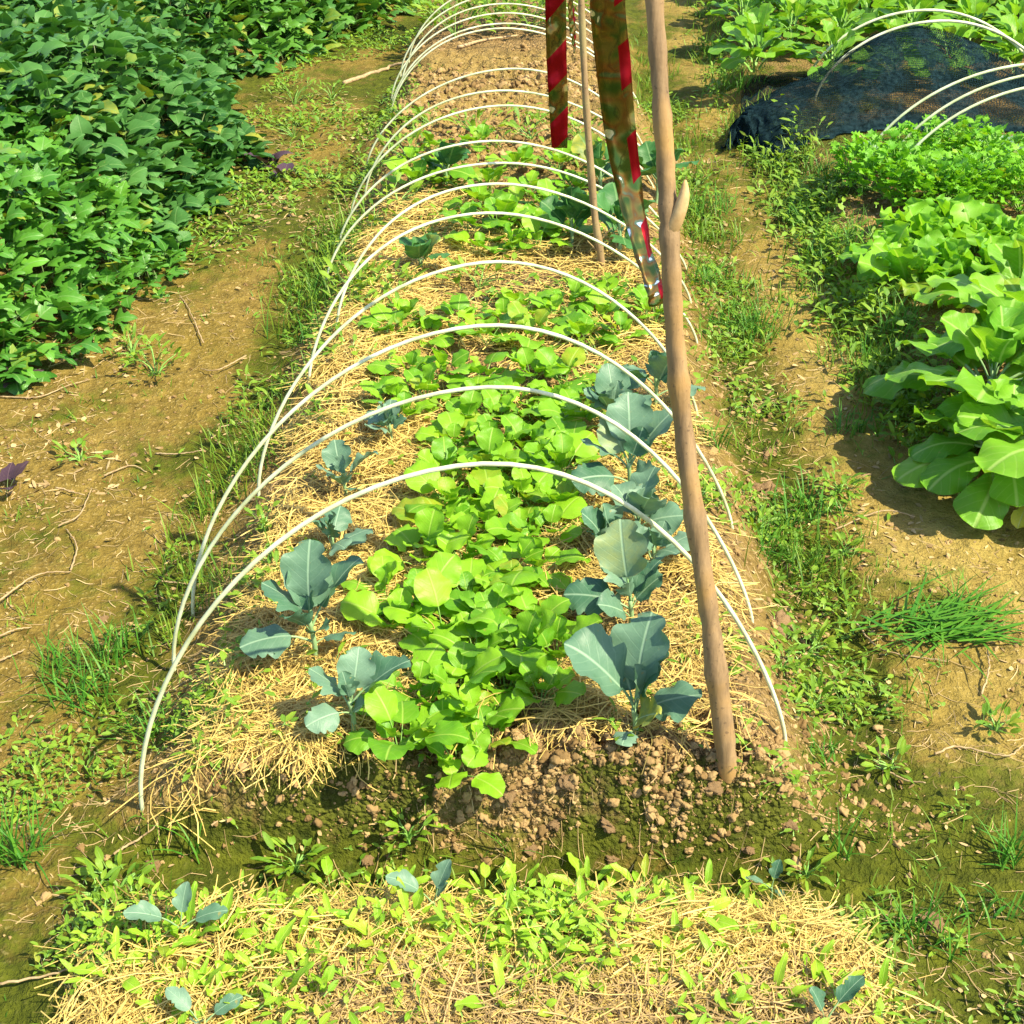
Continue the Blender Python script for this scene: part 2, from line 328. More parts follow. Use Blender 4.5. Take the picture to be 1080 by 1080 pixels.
# ------------------------------------------------------------------ shape makers
SH = {
    'round': lambda t: np.sin(np.pi * np.clip(t, 0, 1) ** .92) ** .52,
    'ovate': lambda t: (np.clip(t, 0, 1) ** .55 * (1 - t) ** .72) / .585,
    'obov': lambda t: (.10 + .9 * t) ** .9 * np.clip(1 - t ** 3.2, 0, 1) ** .55 / .80,
    'lance': lambda t: (np.clip(t, 0, 1) ** .6 * (1 - t) ** .7) / .60,
    'heart': lambda t: np.where(t < .2, .78 + .22 * np.sin(t / .2 * np.pi / 2), (1 - ((t - .2) / .8) ** 1.35) ** .95),
    'lobed': lambda t: np.interp(t, [0, .08, .18, .30, .38, .50, .58, .75, .9, 1], [.35, .85, .95, .45, .40, .72, .36, .24, .12, 0]),
}
def leaf(L, Wd, Lp=.05, p0=60, p1=-10, shape='ovate', cup=.15, ruf=0., rf=3., nu=8, nv=5, pr=.0022, roll=0., fwd=0., hb=0., jag=.04, seed=0, flat=False, pm=None, puck=.022, notch=0.):
    r = np.random.default_rng(seed); p0, p1, roll = map(math.radians, (p0, p1, roll))
    pm = p0 + (p1 - p0) * .35 if pm is None else math.radians(pm)
    y = z = 0.; pp = [(0., 0.)]; npet = 4
    if Lp > 0:
        for k in range(npet):
            a = p0 + (pm - p0) * ((k + .5) / npet) ** 1.5; y += Lp / npet * math.cos(a); z += Lp / npet * math.sin(a); pp.append((y, z))
    V = []; UV = []; ph = r.uniform(0, 6.28, 6); nt_ = r.uniform(.2, .95, 4); pk = puck * Wd
    tl = np.arange(nu) / (nu - 1); ts = .45 * tl + .55 * (.5 - .5 * np.cos(np.pi * tl)) if shape != 'lobed' else tl
    for i in range(nu):
        t = float(ts[i]); a = pm + (p1 - pm) * t
        w = float(SH[shape](np.array(min(t, .9995)))) * Wd / 2
        if i == nu - 1: w = max(w * .3, Wd * .01)
        for j in range(nv):
            q = 2 * j / (nv - 1) - 1; sd = 0 if q < 0 else 1; sg = math.copysign(abs(q) ** .85, q)
            x = w * sg * (1 + jag * abs(q) * (math.sin(7 * t + ph[2 + sd]) + .6 * math.sin(17 * t + ph[4 + sd])))
            if notch: x *= 1 - notch * abs(q) ** 3 * sum(math.exp(-((t - c_) / .035) ** 2) for c_ in nt_[2 * sd:2 * sd + 2])
            off = cup * x * x / (Wd / 2) + ruf * q * q * math.sin(rf * 6.283 * t + ph[sd]) * min(1, 4 * t + .3) * (.75 + .25 * math.sin(11 * t + ph[3]))
            off += pk * math.sin(5 * 6.283 * (t - .35 * abs(q)) + ph[5]) * abs(q) * (1.2 - abs(q)) + pk * .8 * math.sin(4 * t + 2.2 * q + ph[4])
            dy = fwd * abs(x) - hb * L * abs(q) * (1 - t) ** 5
            xr = x * math.cos(roll) - off * math.sin(roll); orr = x * math.sin(roll) + off * math.cos(roll)
            V.append((xr, y + dy * math.cos(a) - orr * math.sin(a), z + dy * math.sin(a) + orr * math.cos(a))); UV.append((.5 + .5 * q * (w / (Wd / 2) * .9 + .1), t))
        if i < nu - 1:
            dt = float(ts[i + 1] - ts[i]); y += L * dt * math.cos(a); z += L * dt * math.sin(a)
    Q = [(i * nv + j, i * nv + j + 1, (i + 1) * nv + j + 1, (i + 1) * nv + j) for i in range(nu - 1) for j in range(nv - 1)]
    mi = [0] * len(Q)
    if Lp > 0:
        b = len(V); k = 2 if flat else 3
        for q, (yy, zz) in enumerate(pp):
            rr = pr * (1.25 - .5 * q / npet)
            for c in range(k):
                an = 6.283 * c / k + (0 if flat else math.pi / 2)
                V.append((rr * math.cos(an), yy, zz + (0 if flat else rr * math.sin(an)))); UV.append((.5, .5))
        for q in range(npet):
            for c in range(1 if flat else 3):
                d = (c + 1) % k; Q.append((b + q * k + c, b + q * k + d, b + (q + 1) * k + d, b + (q + 1) * k + c)); mi.append(1)
        if not flat:        # midrib under the blade
            pass
    return dict(V=np.array(V), Q=np.array(Q), UV=np.array(UV), mi=np.array(mi))
def leaf_me(name, mats, **k):
    d = leaf(**k); return mesh(name, d['V'], d['Q'], mats, d['mi'], d['UV'])
def leaf_pair(mats, **k):
    """blade and petiole as two meshes"""
    d = leaf(**k); nb = k['nu'] * k['nv']; q = d['mi'] == 0
    return (mesh('leaf', d['V'][:nb], d['Q'][q], mats[0], uv=d['UV'][:nb]), mesh('petiole', d['V'][nb:], d['Q'][~q] - nb, mats[1]))
def put_leaf(pair, th, Mx):
    o = obj('leaf', pair[0], th, M=Mx); obj('petiole', pair[1], o); return o
def rotz(a): c, s = math.cos(a), math.sin(a); return np.array([[c, -s, 0], [s, c, 0], [0, 0, 1.]])
def rots(az, tilt, roll):
    """n matrices: roll about Y, tilt about X, then azimuth (direction of +Y)"""
    az = np.asarray(az) - math.pi / 2; tilt = np.asarray(tilt); roll = np.asarray(roll); n = len(az); o = np.zeros(n); l = np.ones(n)
    def m(*r): return np.stack([np.stack(q, -1) for q in r], -2)
    Ry = m((np.cos(roll), o, np.sin(roll)), (o, l, o), (-np.sin(roll), o, np.cos(roll)))
    Rx = m((l, o, o), (o, np.cos(tilt), -np.sin(tilt)), (o, np.sin(tilt), np.cos(tilt)))
    Rz = m((np.cos(az), -np.sin(az), o), (np.sin(az), np.cos(az), o), (o, o, l))
    return Rz @ Rx @ Ry
def inst(tpl, pos, Rm, sc, which=None, tint=None):
    """copies of templates merged into one set of arrays"""
    pos = np.asarray(pos, float); n = len(pos)
    if which is None: which = rng.integers(0, len(tpl), n)
    if tint is None: tint = rng.random(n)
    sc = np.broadcast_to(np.asarray(sc, float), (n,))
    Vs, Qs, Us, Ms, Ts, Tri = [], [], [], [], [], []; b = 0
    for k, t in enumerate(tpl):
        idx = np.where(which == k)[0]
        if not len(idx): continue
        nvx = len(t['V'])
        v = np.einsum('nij,vj->nvi', Rm[idx] * sc[idx, None, None], t['V']) + pos[idx, None, :]
        Vs.append(v.reshape(-1, 3)); Ts.append(np.repeat(tint[idx], nvx))
        o = (np.arange(len(idx)) * nvx + b)[:, None, None]
        if t.get('Q') is not None: Qs.append((t['Q'][None] + o).reshape(-1, 4))
        if t.get('T') is not None: Tri.append((t['T'][None] + o).reshape(-1, 3))
        if t.get('UV') is not None: Us.append(np.tile(t['UV'], (len(idx), 1)))
        if t.get('mi') is not None: Ms.append(np.tile(t['mi'], len(idx)))
        b += nvx * len(idx)
    cat = lambda l: np.concatenate(l) if l else None
    return dict(V=cat(Vs), Q=cat(Qs), T=cat(Tri), uv=cat(Us), mi=cat(Ms), tint=cat(Ts))
def inst_me(name, mats, d): return mesh(name, d['V'], d['Q'], mats, d['mi'], d['uv'], d['tint'], d['T'])
def ico(seed, flat=.75, amp=.28):
    r = np.random.default_rng(seed); g = (1 + 5 ** .5) / 2
    v = np.array([(-1, g, 0), (1, g, 0), (-1, -g, 0), (1, -g, 0), (0, -1, g), (0, 1, g), (0, -1, -g), (0, 1, -g), (g, 0, -1), (g, 0, 1), (-g, 0, -1), (-g, 0, 1)], float)
    f = [(0, 11, 5), (0, 5, 1), (0, 1, 7), (0, 7, 10), (0, 10, 11), (1, 5, 9), (5, 11, 4), (11, 10, 2), (10, 7, 6), (7, 1, 8), (3, 9, 4), (3, 4, 2), (3, 2, 6), (3, 6, 8), (3, 8, 9), (4, 9, 5), (2, 4, 11), (6, 2, 10), (8, 6, 7), (9, 8, 1)]
    return v / np.linalg.norm(v[0]), f
def lump(seed, sub=1, flat=.7, amp=.3):
    v, f = ico(seed); v = [tuple(q) for q in v]
    for _ in range(sub):
        cache = {}; nf = []
        def mp(a, b):
            k = (min(a, b), max(a, b))
            if k not in cache:
                q = np.array(v[a]) + np.array(v[b]); v.append(tuple(q / np.linalg.norm(q))); cache[k] = len(v) - 1
            return cache[k]
        for a, b, c in f:
            x, y, z = mp(a, b), mp(b, c), mp(c, a); nf += [(a, x, z), (b, y, x), (c, z, y), (x, y, z)]
        f = nf
    V = np.array(v); r = np.random.default_rng(seed)
    n = fbm(V[:, 0] + V[:, 2] * .7 + seed * 3.1, V[:, 1] - V[:, 2] * .6, 1.5, 4, seed) - .35 * np.abs(fbm(V[:, 0] - V[:, 2] * .8, V[:, 1] + V[:, 2] * .5, 3.1, 2, seed + 5))
    V = V * (1 + amp * 1.6 * n[:, None]) * (r.uniform(.75, 1.2), r.uniform(.75, 1.2), flat)
    return dict(V=V, T=np.array(f), Q=None)
def tube(pts, rad, n=8, cap=True):
    pts = np.asarray(pts, float); k = len(pts); rad = np.broadcast_to(rad, (k,))
    t = np.gradient(pts, axis=0); t /= np.linalg.norm(t, axis=1)[:, None] + 1e-9
    up = np.array([0, 0, 1.]) if abs(t[0][2]) < .9 else np.array([0, 1., 0]); V = []; nrm = np.cross(t[0], up); nrm /= np.linalg.norm(nrm)
    for i in range(k):
        nrm = nrm - t[i] * (nrm @ t[i]); nrm /= np.linalg.norm(nrm); b = np.cross(t[i], nrm)
        for c in range(n):
            a = 6.28318 * c / n; V.append(pts[i] + rad[i] * (nrm * math.cos(a) + b * math.sin(a)))
    Q = [(i * n + c, i * n + (c + 1) % n, (i + 1) * n + (c + 1) % n, (i + 1) * n + c) for i in range(k - 1) for c in range(n)]
    T = []
    if cap:
        for e, i in ((0, 0), (1, k - 1)):
            V.append(pts[i]); ci = len(V) - 1
            for c in range(n):
                q = (i * n + c, i * n + (c + 1) % n); T.append((q[1], q[0], ci) if e == 0 else (q[0], q[1], ci))
    return np.array(V), np.array(Q), np.array(T) if T else None
def tube_me(name, mat, pts, rad, n=8):
    V, Q, T = tube(pts, rad, n); return mesh(name, V, Q, mat, T=T)
def spline(pts, n):
    pts = np.asarray(pts, float); k = len(pts); u = np.linspace(0, k - 1, n); out = []
    P = np.vstack([2 * pts[0] - pts[1], pts, 2 * pts[-1] - pts[-2]])
    for q in u:
        i = min(int(q), k - 2); t = q - i; a, b, c, d = P[i:i + 4]
        out.append(.5 * ((2 * b) + (c - a) * t + (2 * a - 5 * b + 4 * c - d) * t * t + (3 * b - a - 3 * c + d) * t ** 3))
    return np.array(out)
def blades(pos, L, w, az, lean, bend, seg=4, tint=None):
    """grass-like blades standing on pos"""
    pos = np.asarray(pos, float); n = len(pos); L, w, az, lean, bend = [np.broadcast_to(np.asarray(q, float), (n,)) for q in (L, w, az, lean, bend)]
    r = np.zeros(n); z = np.zeros(n); V = []; side = np.stack([-np.sin(az), np.cos(az), np.zeros(n)], 1)
    for k in range(seg + 1):
        s = k / seg; c = pos + np.stack([np.cos(az) * r, np.sin(az) * r, z], 1)
        ww = (w * (1 - s ** 1.7) * (.6 + .4 * min(1, s * 4)) + .0004)[:, None] * .5
        V.append(c - side * ww); V.append(c + side * ww)
        a = lean + bend * (s + .5 / seg); r = r + L / seg * np.sin(a); z = z + L / seg * np.cos(a)
    V = np.stack(V, 1); m = 2 * (seg + 1)
    q = np.array([(2 * k, 2 * k + 1, 2 * k + 3, 2 * k + 2) for k in range(seg)])
    Q = (q[None] + (np.arange(n) * m)[:, None, None]).reshape(-1, 4)
    return dict(V=V.reshape(-1, 3), Q=Q, tint=np.repeat(rng.random(n) if tint is None else tint, m))
def strands(x, y, L, w, th, curv, lift, slope, tint, seg=4):
    n = len(x); V = []; tw = rng.uniform(-1, 1, n); zc = H(x, y) + lift
    for k in range(seg + 1):
        s = k / seg - .5
        px = x + L * s * np.cos(th) - curv * L * (s * s - .08) * np.sin(th); py = y + L * s * np.sin(th) + curv * L * (s * s - .08) * np.cos(th)
        pz = H(px, py) + lift + slope * s * L + .12 * L * (.25 - s * s) * np.abs(curv)
        pz = np.maximum(np.maximum(pz, H(px, py) + .001), zc - .16 * L * np.abs(s))
        c = np.stack([px, py, pz], 1); a = th + curv * 2 * s
        sd = np.stack([-np.sin(a), np.cos(a), tw], 1); sd /= np.linalg.norm(sd, axis=1)[:, None]; sd *= (w * .5 * (1 - .35 * abs(s)))[:, None]
        V.append(c - sd); V.append(c + sd)
    V = np.stack(V, 1); m = 2 * (seg + 1)
    q = np.array([(2 * k, 2 * k + 1, 2 * k + 3, 2 * k + 2) for k in range(seg)])
    Q = (q[None] + (np.arange(n) * m)[:, None, None]).reshape(-1, 4)
    return dict(V=V.reshape(-1, 3), Q=Q, tint=np.repeat(tint, m))
def sample(n, x0, x1, y0, y1, dens, pw=0.):
    """rejection sampling of ground points, denser near the camera with pw"""
    xs, ys = [], []; tot = 0
    while tot < n:
        x = rng.uniform(x0, x1, n * 2); u = rng.random(n * 2); y = y0 * (y1 / y0) ** u if pw else y0 + (y1 - y0) * u
        k = rng.random(n * 2) < dens(x, y); xs.append(x[k]); ys.append(y[k]); tot += k.sum()
        if len(xs) > 60: break
    return np.concatenate(xs)[:n], np.concatenate(ys)[:n]
ORD = ['first', 'second', 'third', 'fourth', 'fifth', 'sixth', 'seventh', 'eighth', 'ninth', 'tenth', 'eleventh', 'twelfth', 'thirteenth', 'fourteenth', 'fifteenth', 'sixteenth', 'seventeenth', 'eighteenth', 'nineteenth', 'twentieth', 'twenty-first', 'twenty-second', 'twenty-third', 'twenty-fourth']

# ------------------------------------------------------------------ hoops of the main tunnel
def hoop_pts(L, Rr, apex, n=44):
    L, Rr = np.array(L), np.array(Rr); out = []
    base = lambda u: L + (Rr - L) * ((u + 1) / 2)
    top = np.array(apex); mid = base(0)
    ax = (top - mid)[0]; h = top[2] - mid[2]; dy = top[1] - mid[1]
    for k in range(n):
        a = math.pi * k / (n - 1); u = -math.cos(a); u2 = u
        z = (max(0, 1 - abs(u) ** 2)) ** (.60 if u < 0 else .80)
        b = base(u); out.append((b[0] + ax * z ** 2, b[1] + dy * z, b[2] + h * z))
    return np.array(out)
def hoop(L, Rr, apex, label, group, rad=.0038, name='tunnel_hoop'):
    pts = hoop_pts(L, Rr, apex); t0 = pts[0] - pts[1]; t1 = pts[-1] - pts[-2]
    pts = np.vstack([pts[0] + t0 / np.linalg.norm(t0) * .06, pts, pts[-1] + t1 / np.linalg.norm(t1) * .06])
    o = obj(name, tube_me(name, M['hoop'], pts, rad, 8)); tag(o, label, 'hoop', group); return o
HO = [  # left foot px, right foot px, apex px
    ((150, 853), (828, 780), (495, 490)), ((184, 707), (793, 655), (502, 409)), ((204, 650), (772, 557), (492, 345)),
    ((273, 523), (735, 437), (500, 278)), ((326, 408), (735, 362), (505, 225)), ((355, 350), (728, 318), (518, 194)),
    ((344, 303), (724, 285), (524, 172))]
for k, (l, r, a) in enumerate(HO):
    Lg, Rg = G(*l), G(*r); Y = (Lg.y + Rg.y) / 2
    words = ['nearest white hoop, both feet at the front corners of the bed'] + ['%s white hoop from the front of the tunnel over the leafy bed' % w for w in ORD[1:]]
    hoop(Lg, Rg, PY(a[0], a[1], Y), words[k], 'white hoops of the tunnel')
for k, (ax, ay) in enumerate([(512, 149), (520, 112), (520, 96), (530, 73), (526, 30), (527, 25), (527, 14), (530, 4), (532, -7), (532, -16)]):
    hz = .41; d = ray(ax, ay); Y = -d[1] / d[2] * (CAM_H - hz); p = PY(ax, ay, Y); j = random.uniform(-.03, .03)
    L = (-.64 + j, Y - .06, float(H(-.64 + j, Y))); Rg = (.46 + j, Y + .08, float(H(.46 + j, Y)))
    hoop(L, Rg, p, '%s white hoop from the front of the tunnel, standing in its far end' % ORD[7 + k], 'white hoops of the tunnel')

# ------------------------------------------------------------------ wooden stake, rear stick, tapes
def bark_mat(name, c1, c2, c3):
    m, nt, out = nmat(name); tc = nd(nt, 'TexCoord'); co = tc.outputs['Object']
    st = nd(nt, 'Mapping', Vector=co, Scale=(60, 60, 7)).outputs[0]
    a = noise(nt, st, 1., 5, .65); b = noise(nt, co, 7, 3); c = noise(nt, co, 120, 3)
    base = mixc(nt, mrange(nt, a, .3, .7), c1, c2); base = mixc(nt, mrange(nt, b, .46, .62, 0, .75), base, c3)
    base = mixc(nt, mrange(nt, c, .62, .7, 0, .6), base, (.07, .04, .025))
    bm = nd(nt, 'Bump', Strength=.5, Distance=.003, Height=mth(nt, 'ADD', a, mth(nt, 'MULTIPLY', c, .4)))
    p = nd(nt, 'BsdfPrincipled', Base_Color=base, Roughness=.7, Normal=bm.outputs[0]); nt.links.new(p.outputs[0], out.inputs[0]); return m
M['bark'] = bark_mat('stake_bark', (.17, .105, .050), (.35, .225, .11), (.42, .235, .065))
M['bark2'] = bark_mat('stick_bark', (.20, .12, .06), (.36, .24, .11), (.30, .26, .10))
def stake():
    pxs = [(767, 808), (757, 722), (747, 640), (735, 560), (723, 470), (713, 370), (707, 268), (703, 190), (697, 100), (690, 0), (685, -80), (680, -170)]
    Yb, Yt = G(766, 803).y, 1.80
    pts = [PY(x, y, Yb + (Yt - Yb) * k / 11) for k, (x, y) in enumerate(pxs)]
    d0 = pts[0] - pts[1]; pts = [pts[0] + np.array([.012, .02, -.12])] + pts
    base = Vector(pts[1]); sp = spline(pts, 90) - np.array(base)
    t = np.linspace(0, 1, 90); rad = .0176 - .0082 * t + .0010 * np.sin(t * 61) * np.sin(t * 23) + .0007 * rng.normal(size=90)
    for kn in (.18, .35, .47, .60, .73, .86): rad = rad + .0022 * np.exp(-((t - kn) / .010) ** 2)
    th = empty('wooden_stake', base, 'thick brown wooden stake leaning left, driven into the bed\'s front right corner', 'stake')
    V, Q, T = tube(sp, rad, 14); V = V + rng.normal(0, .00035, V.shape)
    obj('shaft', mesh('shaft', V, Q, M['bark'], T=T), th)
    i = int(np.argmin([abs(to_px(q + np.array(base))[1] - 240) for q in sp])); q = sp[i]
    st = spline([q, q + (.009, -.004, .022), q + (.016, -.004, .050), q + (.0165, -.003, .072)], 12)
    obj('branch_stub', tube_me('branch_stub', plain_mat('cut_wood', (.42, .26, .11), (.62, .43, .21), 40, .7), st, np.array([.010, .011, .011, .0105, .010, .0095, .009, .008, .007, .0055, .004, .0015]), 10), th)
    return np.array(base) + sp[-1]
stake_top = stake()
def rear_stick():
    Y0 = G(634, 283).y
    pts = [PY(x, y, Y0 + dy) for x, y, dy in ((636, 290, 0), (633, 265, 0), (627, 225, .01), (621, 150, .02), (617, 90, .02), (613, 0, .03), (611, -70, .03), (609, -150, .03))]
    base = Vector(pts[0]); sp = spline(pts, 50) - np.array(base)
    rad = np.linspace(.0125, .008, 50) + .0008 * np.sin(np.linspace(0, 40, 50))
    th = empty('thin_stick', base, 'thin upright stick standing among the rear greens, left of the stake', 'stick')
    obj('shaft', tube_me('shaft', M['bark2'], sp, rad, 10), th)
    for a, q in ((2.6, sp[6]), (.7, sp[9])):
        e = [q, q + (.02 * math.cos(a), .0, .02), q + (.05 * math.cos(a), -.01, .05)]
        obj('side_shoot', tube_me('side_shoot', M['bark2'], spline(e, 8), np.linspace(.004, .0015, 8), 6), th)
    return np.array(base) + sp[-1]
stick_top = rear_stick()

def tape_mat(name, mode):
    m, nt, out = nmat(name); tc = nd(nt, 'TexCoord'); uv = nd(nt, 'SeparateXYZ', i0=tc.outputs['UV']); u, v = uv.outputs[0], uv.outputs[1]
    s = mth(nt, 'FRACT', mth(nt, 'ADD', v, mth(nt, 'MULTIPLY', u, .30)))
    red = mrange(nt, s, .49, .51, 0, 1)
    if mode == 'edge': red = mth(nt, 'MULTIPLY', red, mrange(nt, u, .66, .69))
    nz = noise(nt, tc.outputs['Object'], 16, 1.)
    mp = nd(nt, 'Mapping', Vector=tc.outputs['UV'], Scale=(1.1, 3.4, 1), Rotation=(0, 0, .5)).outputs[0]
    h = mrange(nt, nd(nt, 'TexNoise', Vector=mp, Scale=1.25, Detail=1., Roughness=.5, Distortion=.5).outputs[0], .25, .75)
    silver = mixc(nt, mrange(nt, h, .22, .5), (.07, .12, .03), (.20, .15, .04))  # mirror film: reflections of greens and soil painted in as colour streaks
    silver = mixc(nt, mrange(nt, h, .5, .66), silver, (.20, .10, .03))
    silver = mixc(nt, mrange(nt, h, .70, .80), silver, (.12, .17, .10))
    silver = mixc(nt, mrange(nt, h, .86, .88), silver, (.8, .82, .85))  # bright glints painted into the film colour
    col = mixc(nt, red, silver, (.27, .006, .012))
    bm = nd(nt, 'Bump', Strength=.8, Distance=.012, Height=nz)
    rgh = mrange(nt, red, 0, 1, .14, .3)
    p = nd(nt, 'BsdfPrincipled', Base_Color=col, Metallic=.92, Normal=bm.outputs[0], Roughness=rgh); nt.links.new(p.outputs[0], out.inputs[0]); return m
def tape(pts, wds, twist, reps, mat, label):
    sp = spline(pts, 60); w = np.interp(np.linspace(0, 1, 60), np.linspace(0, 1, len(wds)), wds); tw = np.interp(np.linspace(0, 1, 60), np.linspace(0, 1, len(twist)), twist)
    base = Vector(sp[0]); V = []; UV = []
    for i in range(60):
        a = math.radians(tw[i]); d = np.array([math.cos(a), math.sin(a), 0.]); nn = np.array([-math.sin(a), math.cos(a), 0.])
        for j in range(5):
            s = j / 4 - .5; V.append(sp[i] - np.array(base) + d * w[i] * s + nn * (.10 * w[i] * (s * s - .1) + .002 * math.sin(i * .9 + j * 1.7))); UV.append((j / 4, i / 59 * reps))
    Q = [(i * 5 + j, i * 5 + j + 1, (i + 1) * 5 + j + 1, (i + 1) * 5 + j) for i in range(59) for j in range(4)]
    me = mesh('reflective_tape', V, Q, mat, uv=UV); o = obj('reflective_tape', me, loc=base)
    sol = o.modifiers.new('thickness', 'SOLIDIFY'); sol.thickness = .0004
    tag(o, label, 'tape', 'reflective bird scaring tapes')
    return sp[0]
tA = tape([PY(x, y, Y) for x, y, Y in ((648, -75, 2.05), (641, 0, 2.05), (646, 60, 2.06), (653, 130, 2.06), (664, 200, 2.05), (677, 260, 2.02), (690, 300, 1.98), (694, 322, 1.97))], [.054, .052, .054, .050, .044, .036, .038, .032], [8, 5, 0, -6, 20, 36, 40, 30], 5.0, tape_mat('gold_reflection_tape', 'edge'), 'wide shiny gold and red tape twisting down beside the stake')
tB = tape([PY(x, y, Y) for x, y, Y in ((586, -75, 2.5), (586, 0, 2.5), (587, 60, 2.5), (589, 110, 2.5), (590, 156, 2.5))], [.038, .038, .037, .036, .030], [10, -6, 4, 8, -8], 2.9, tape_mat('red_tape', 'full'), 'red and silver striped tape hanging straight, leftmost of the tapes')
tC = tape([PY(x, y, 3.6) for x, y in ((600, -60), (602, 0), (604, 30), (606, 56))], [.026, .028, .024, .012], [30, 60, 40, 70], 3, tape_mat('green_reflection_tape', 'edge'), 'short narrow tape end hanging behind between the two longer tapes')
o = obj('twine', tube_me('twine', M['string'], spline([stake_top, tA, tB, tC, stick_top], 40), .0012, 5)); tag(o, 'thin twine tied between the stake and the rear stick, holding the tapes', 'string')

# ------------------------------------------------------------------ mustard greens in the main bed
MUS = [leaf_me('leaf', [M['mustard'], M['petiole']], L=.094 * q, Wd=.094 * q, Lp=.07, p0=a, p1=b, shape=s, cup=c, ruf=.0065, rf=2.4, nu=12, nv=7, roll=ro, jag=.035, seed=k, notch=.12 * (k % 3))
       for k, (q, a, b, s, c, ro) in enumerate([(1, 62, -12, 'round', .2, 6), (.92, 70, 8, 'round', -.15, -12), (1.05, 52, -30, 'round', .1, 10), (.8, 75, 20, 'round', .25, 0), (1.1, 56, -22, 'round', -.2, -6), (.72, 80, 40, 'round', .4, 8), (.95, 46, -40, 'round', -.25, 16)])]
def plant_leaves(th, tpls, n, sc=(.8, 1.1), tilt=12, inner=(3, 5), first=None):
    a0 = random.uniform(0, 6.28)
    for k in range(n):
        f = k / n; az = a0 + k * 2.39996; s = random.uniform(*sc) * (1.05 - .45 * f)
        me = tpls[first if (first is not None and k == 0) else (random.choice(inner) if f > .68 else random.randrange(len(tpls)))]
        Rm = Matrix.Rotation(az - math.pi / 2, 4, 'Z') @ Matrix.Rotation(R_(random.uniform(-tilt, tilt)), 4, 'X') @ Matrix.Rotation(R_(random.uniform(-tilt, tilt)), 4, 'Y') @ Matrix.Scale(s, 4)
        obj('leaf', me, th, M=Matrix.Translation((.008 * math.cos(az), .008 * math.sin(az), .0)) @ Rm)
ROWS = []       # (py of the foot row, xs, scale, phrase)
mus = [
    (822, [488], .82, 'front edge'), (792, [425, 468, 520], .85, 'the front row'), (765, [450, 500], .9, 'the row behind the front row'),
    (738, [440, 484, 535, 566], 1.0, 'the row level with front broccoli'), (702, [498, 545, 582], 1.0, 'the row just behind front broccoli'),
    (672, [420, 470, 522, 562], .95, 'the row in front of the tall left broccoli'), (640, [405, 448, 495, 545], .98, 'the row beside the tall left broccoli'),
    (604, [450, 492, 540, 572], .98, 'the row behind the tall left broccoli'), (570, [470, 512, 552, 585], .98, 'the row level with right middle broccoli'),
    (538, [480, 515, 556, 592], .95, 'the row just below nearest hoop\'s top'), (508, [474, 512, 552, 594], .95, 'the row crossing nearest hoop\'s top'),
    (480, [482, 520, 556, 600], .95, 'the row just above nearest hoop\'s top'), (452, [430, 486, 530, 568, 612], .95, 'the row below the second hoop\'s top'),
    (428, [410, 450, 500, 545, 585, 622], .95, 'the row crossing the second hoop\'s top'), (406, [432, 470, 512, 560, 600], .92, 'the last row before the straw gap'),
    (362, [418, 452, 508, 560, 612, 660], .92, 'the first row behind the straw gap'), (344, [432, 478, 530, 578, 630, 684], .92, 'the second row behind the straw gap'),
    (326, [555, 600, 640, 690], .9, 'the third row behind the straw gap'),
    (268, [508, 540, 570], 1.1, 'the rear clump\'s front row'), (250, [500, 530, 566, 596], 1.15, 'the rear clump\'s middle row'), (228, [508, 548, 580], 1.15, 'the rear clump\'s back row'),
    (205, [440, 520, 560, 600], 1.1, 'the row just behind the rear clump'), (182, [430, 468, 545, 590], 1.05, 'the second row behind the rear clump'), (160, [450, 500, 625], .85, 'the rearmost row before bare soil')]
for py, xs, sc, ph in mus:
    for k, px in enumerate(xs):
        q = G(px + random.uniform(-6, 6), py + random.uniform(-5, 5))
        pos = 'leftmost' if k == 0 else ('rightmost' if k == len(xs) - 1 else ORD[k] + ' from left')
        lab = 'light green mustard, %s in %s' % (pos, ph) if len(xs) > 1 else 'light green mustard plant with one round leaf hanging over the bed\'s front lip'
        th = empty('mustard_plant', q, lab, 'mustard plant', 'mustard greens in the hooped bed', random.uniform(0, 6.28), sc * random.uniform(.66, .90))
        plant_leaves(th, MUS, random.choice((8, 9, 10)))

# ------------------------------------------------------------------ broccoli plants
def broc_leaf(k, L, Wd, Lp, p0, p1, roll=0, cup=.25, mt='broccoli'): return leaf_pair([M[mt], M['petiole_b']], L=L, Wd=Wd, Lp=Lp, p0=p0, p1=p1, shape='round', cup=cup, ruf=.075 * Wd, rf=2.2, nu=20, nv=9, pr=.0042 if L > .08 else .0018, roll=roll, jag=.06, seed=100 + k, notch=.32)
BRO = [broc_leaf(0, .135, .130, .055, 66, 34, 8, .35), broc_leaf(1, .125, .122, .05, 52, 0, -14, -.2), broc_leaf(2, .140, .132, .055, 55, 12, 14, .4), broc_leaf(3, .09, .078, .03, 78, 60, 0, .7),
       broc_leaf(4, .135, .125, .06, 36, -22, 18, -.3), broc_leaf(5, .10, .098, .04, 62, 20, -18, .4)]
BRD = [broc_leaf(40 + k, *a, mt='brocdark') for k, a in enumerate([(.135, .13, .055, 66, 34, 8, .35), (.125, .122, .05, 52, 0, -14, -.2), (.14, .132, .055, 55, 12, 14, .4), (.09, .078, .03, 78, 60, 0, .7), (.135, .125, .06, 36, -22, 18, -.3), (.10, .098, .04, 62, 20, -18, .4)])]
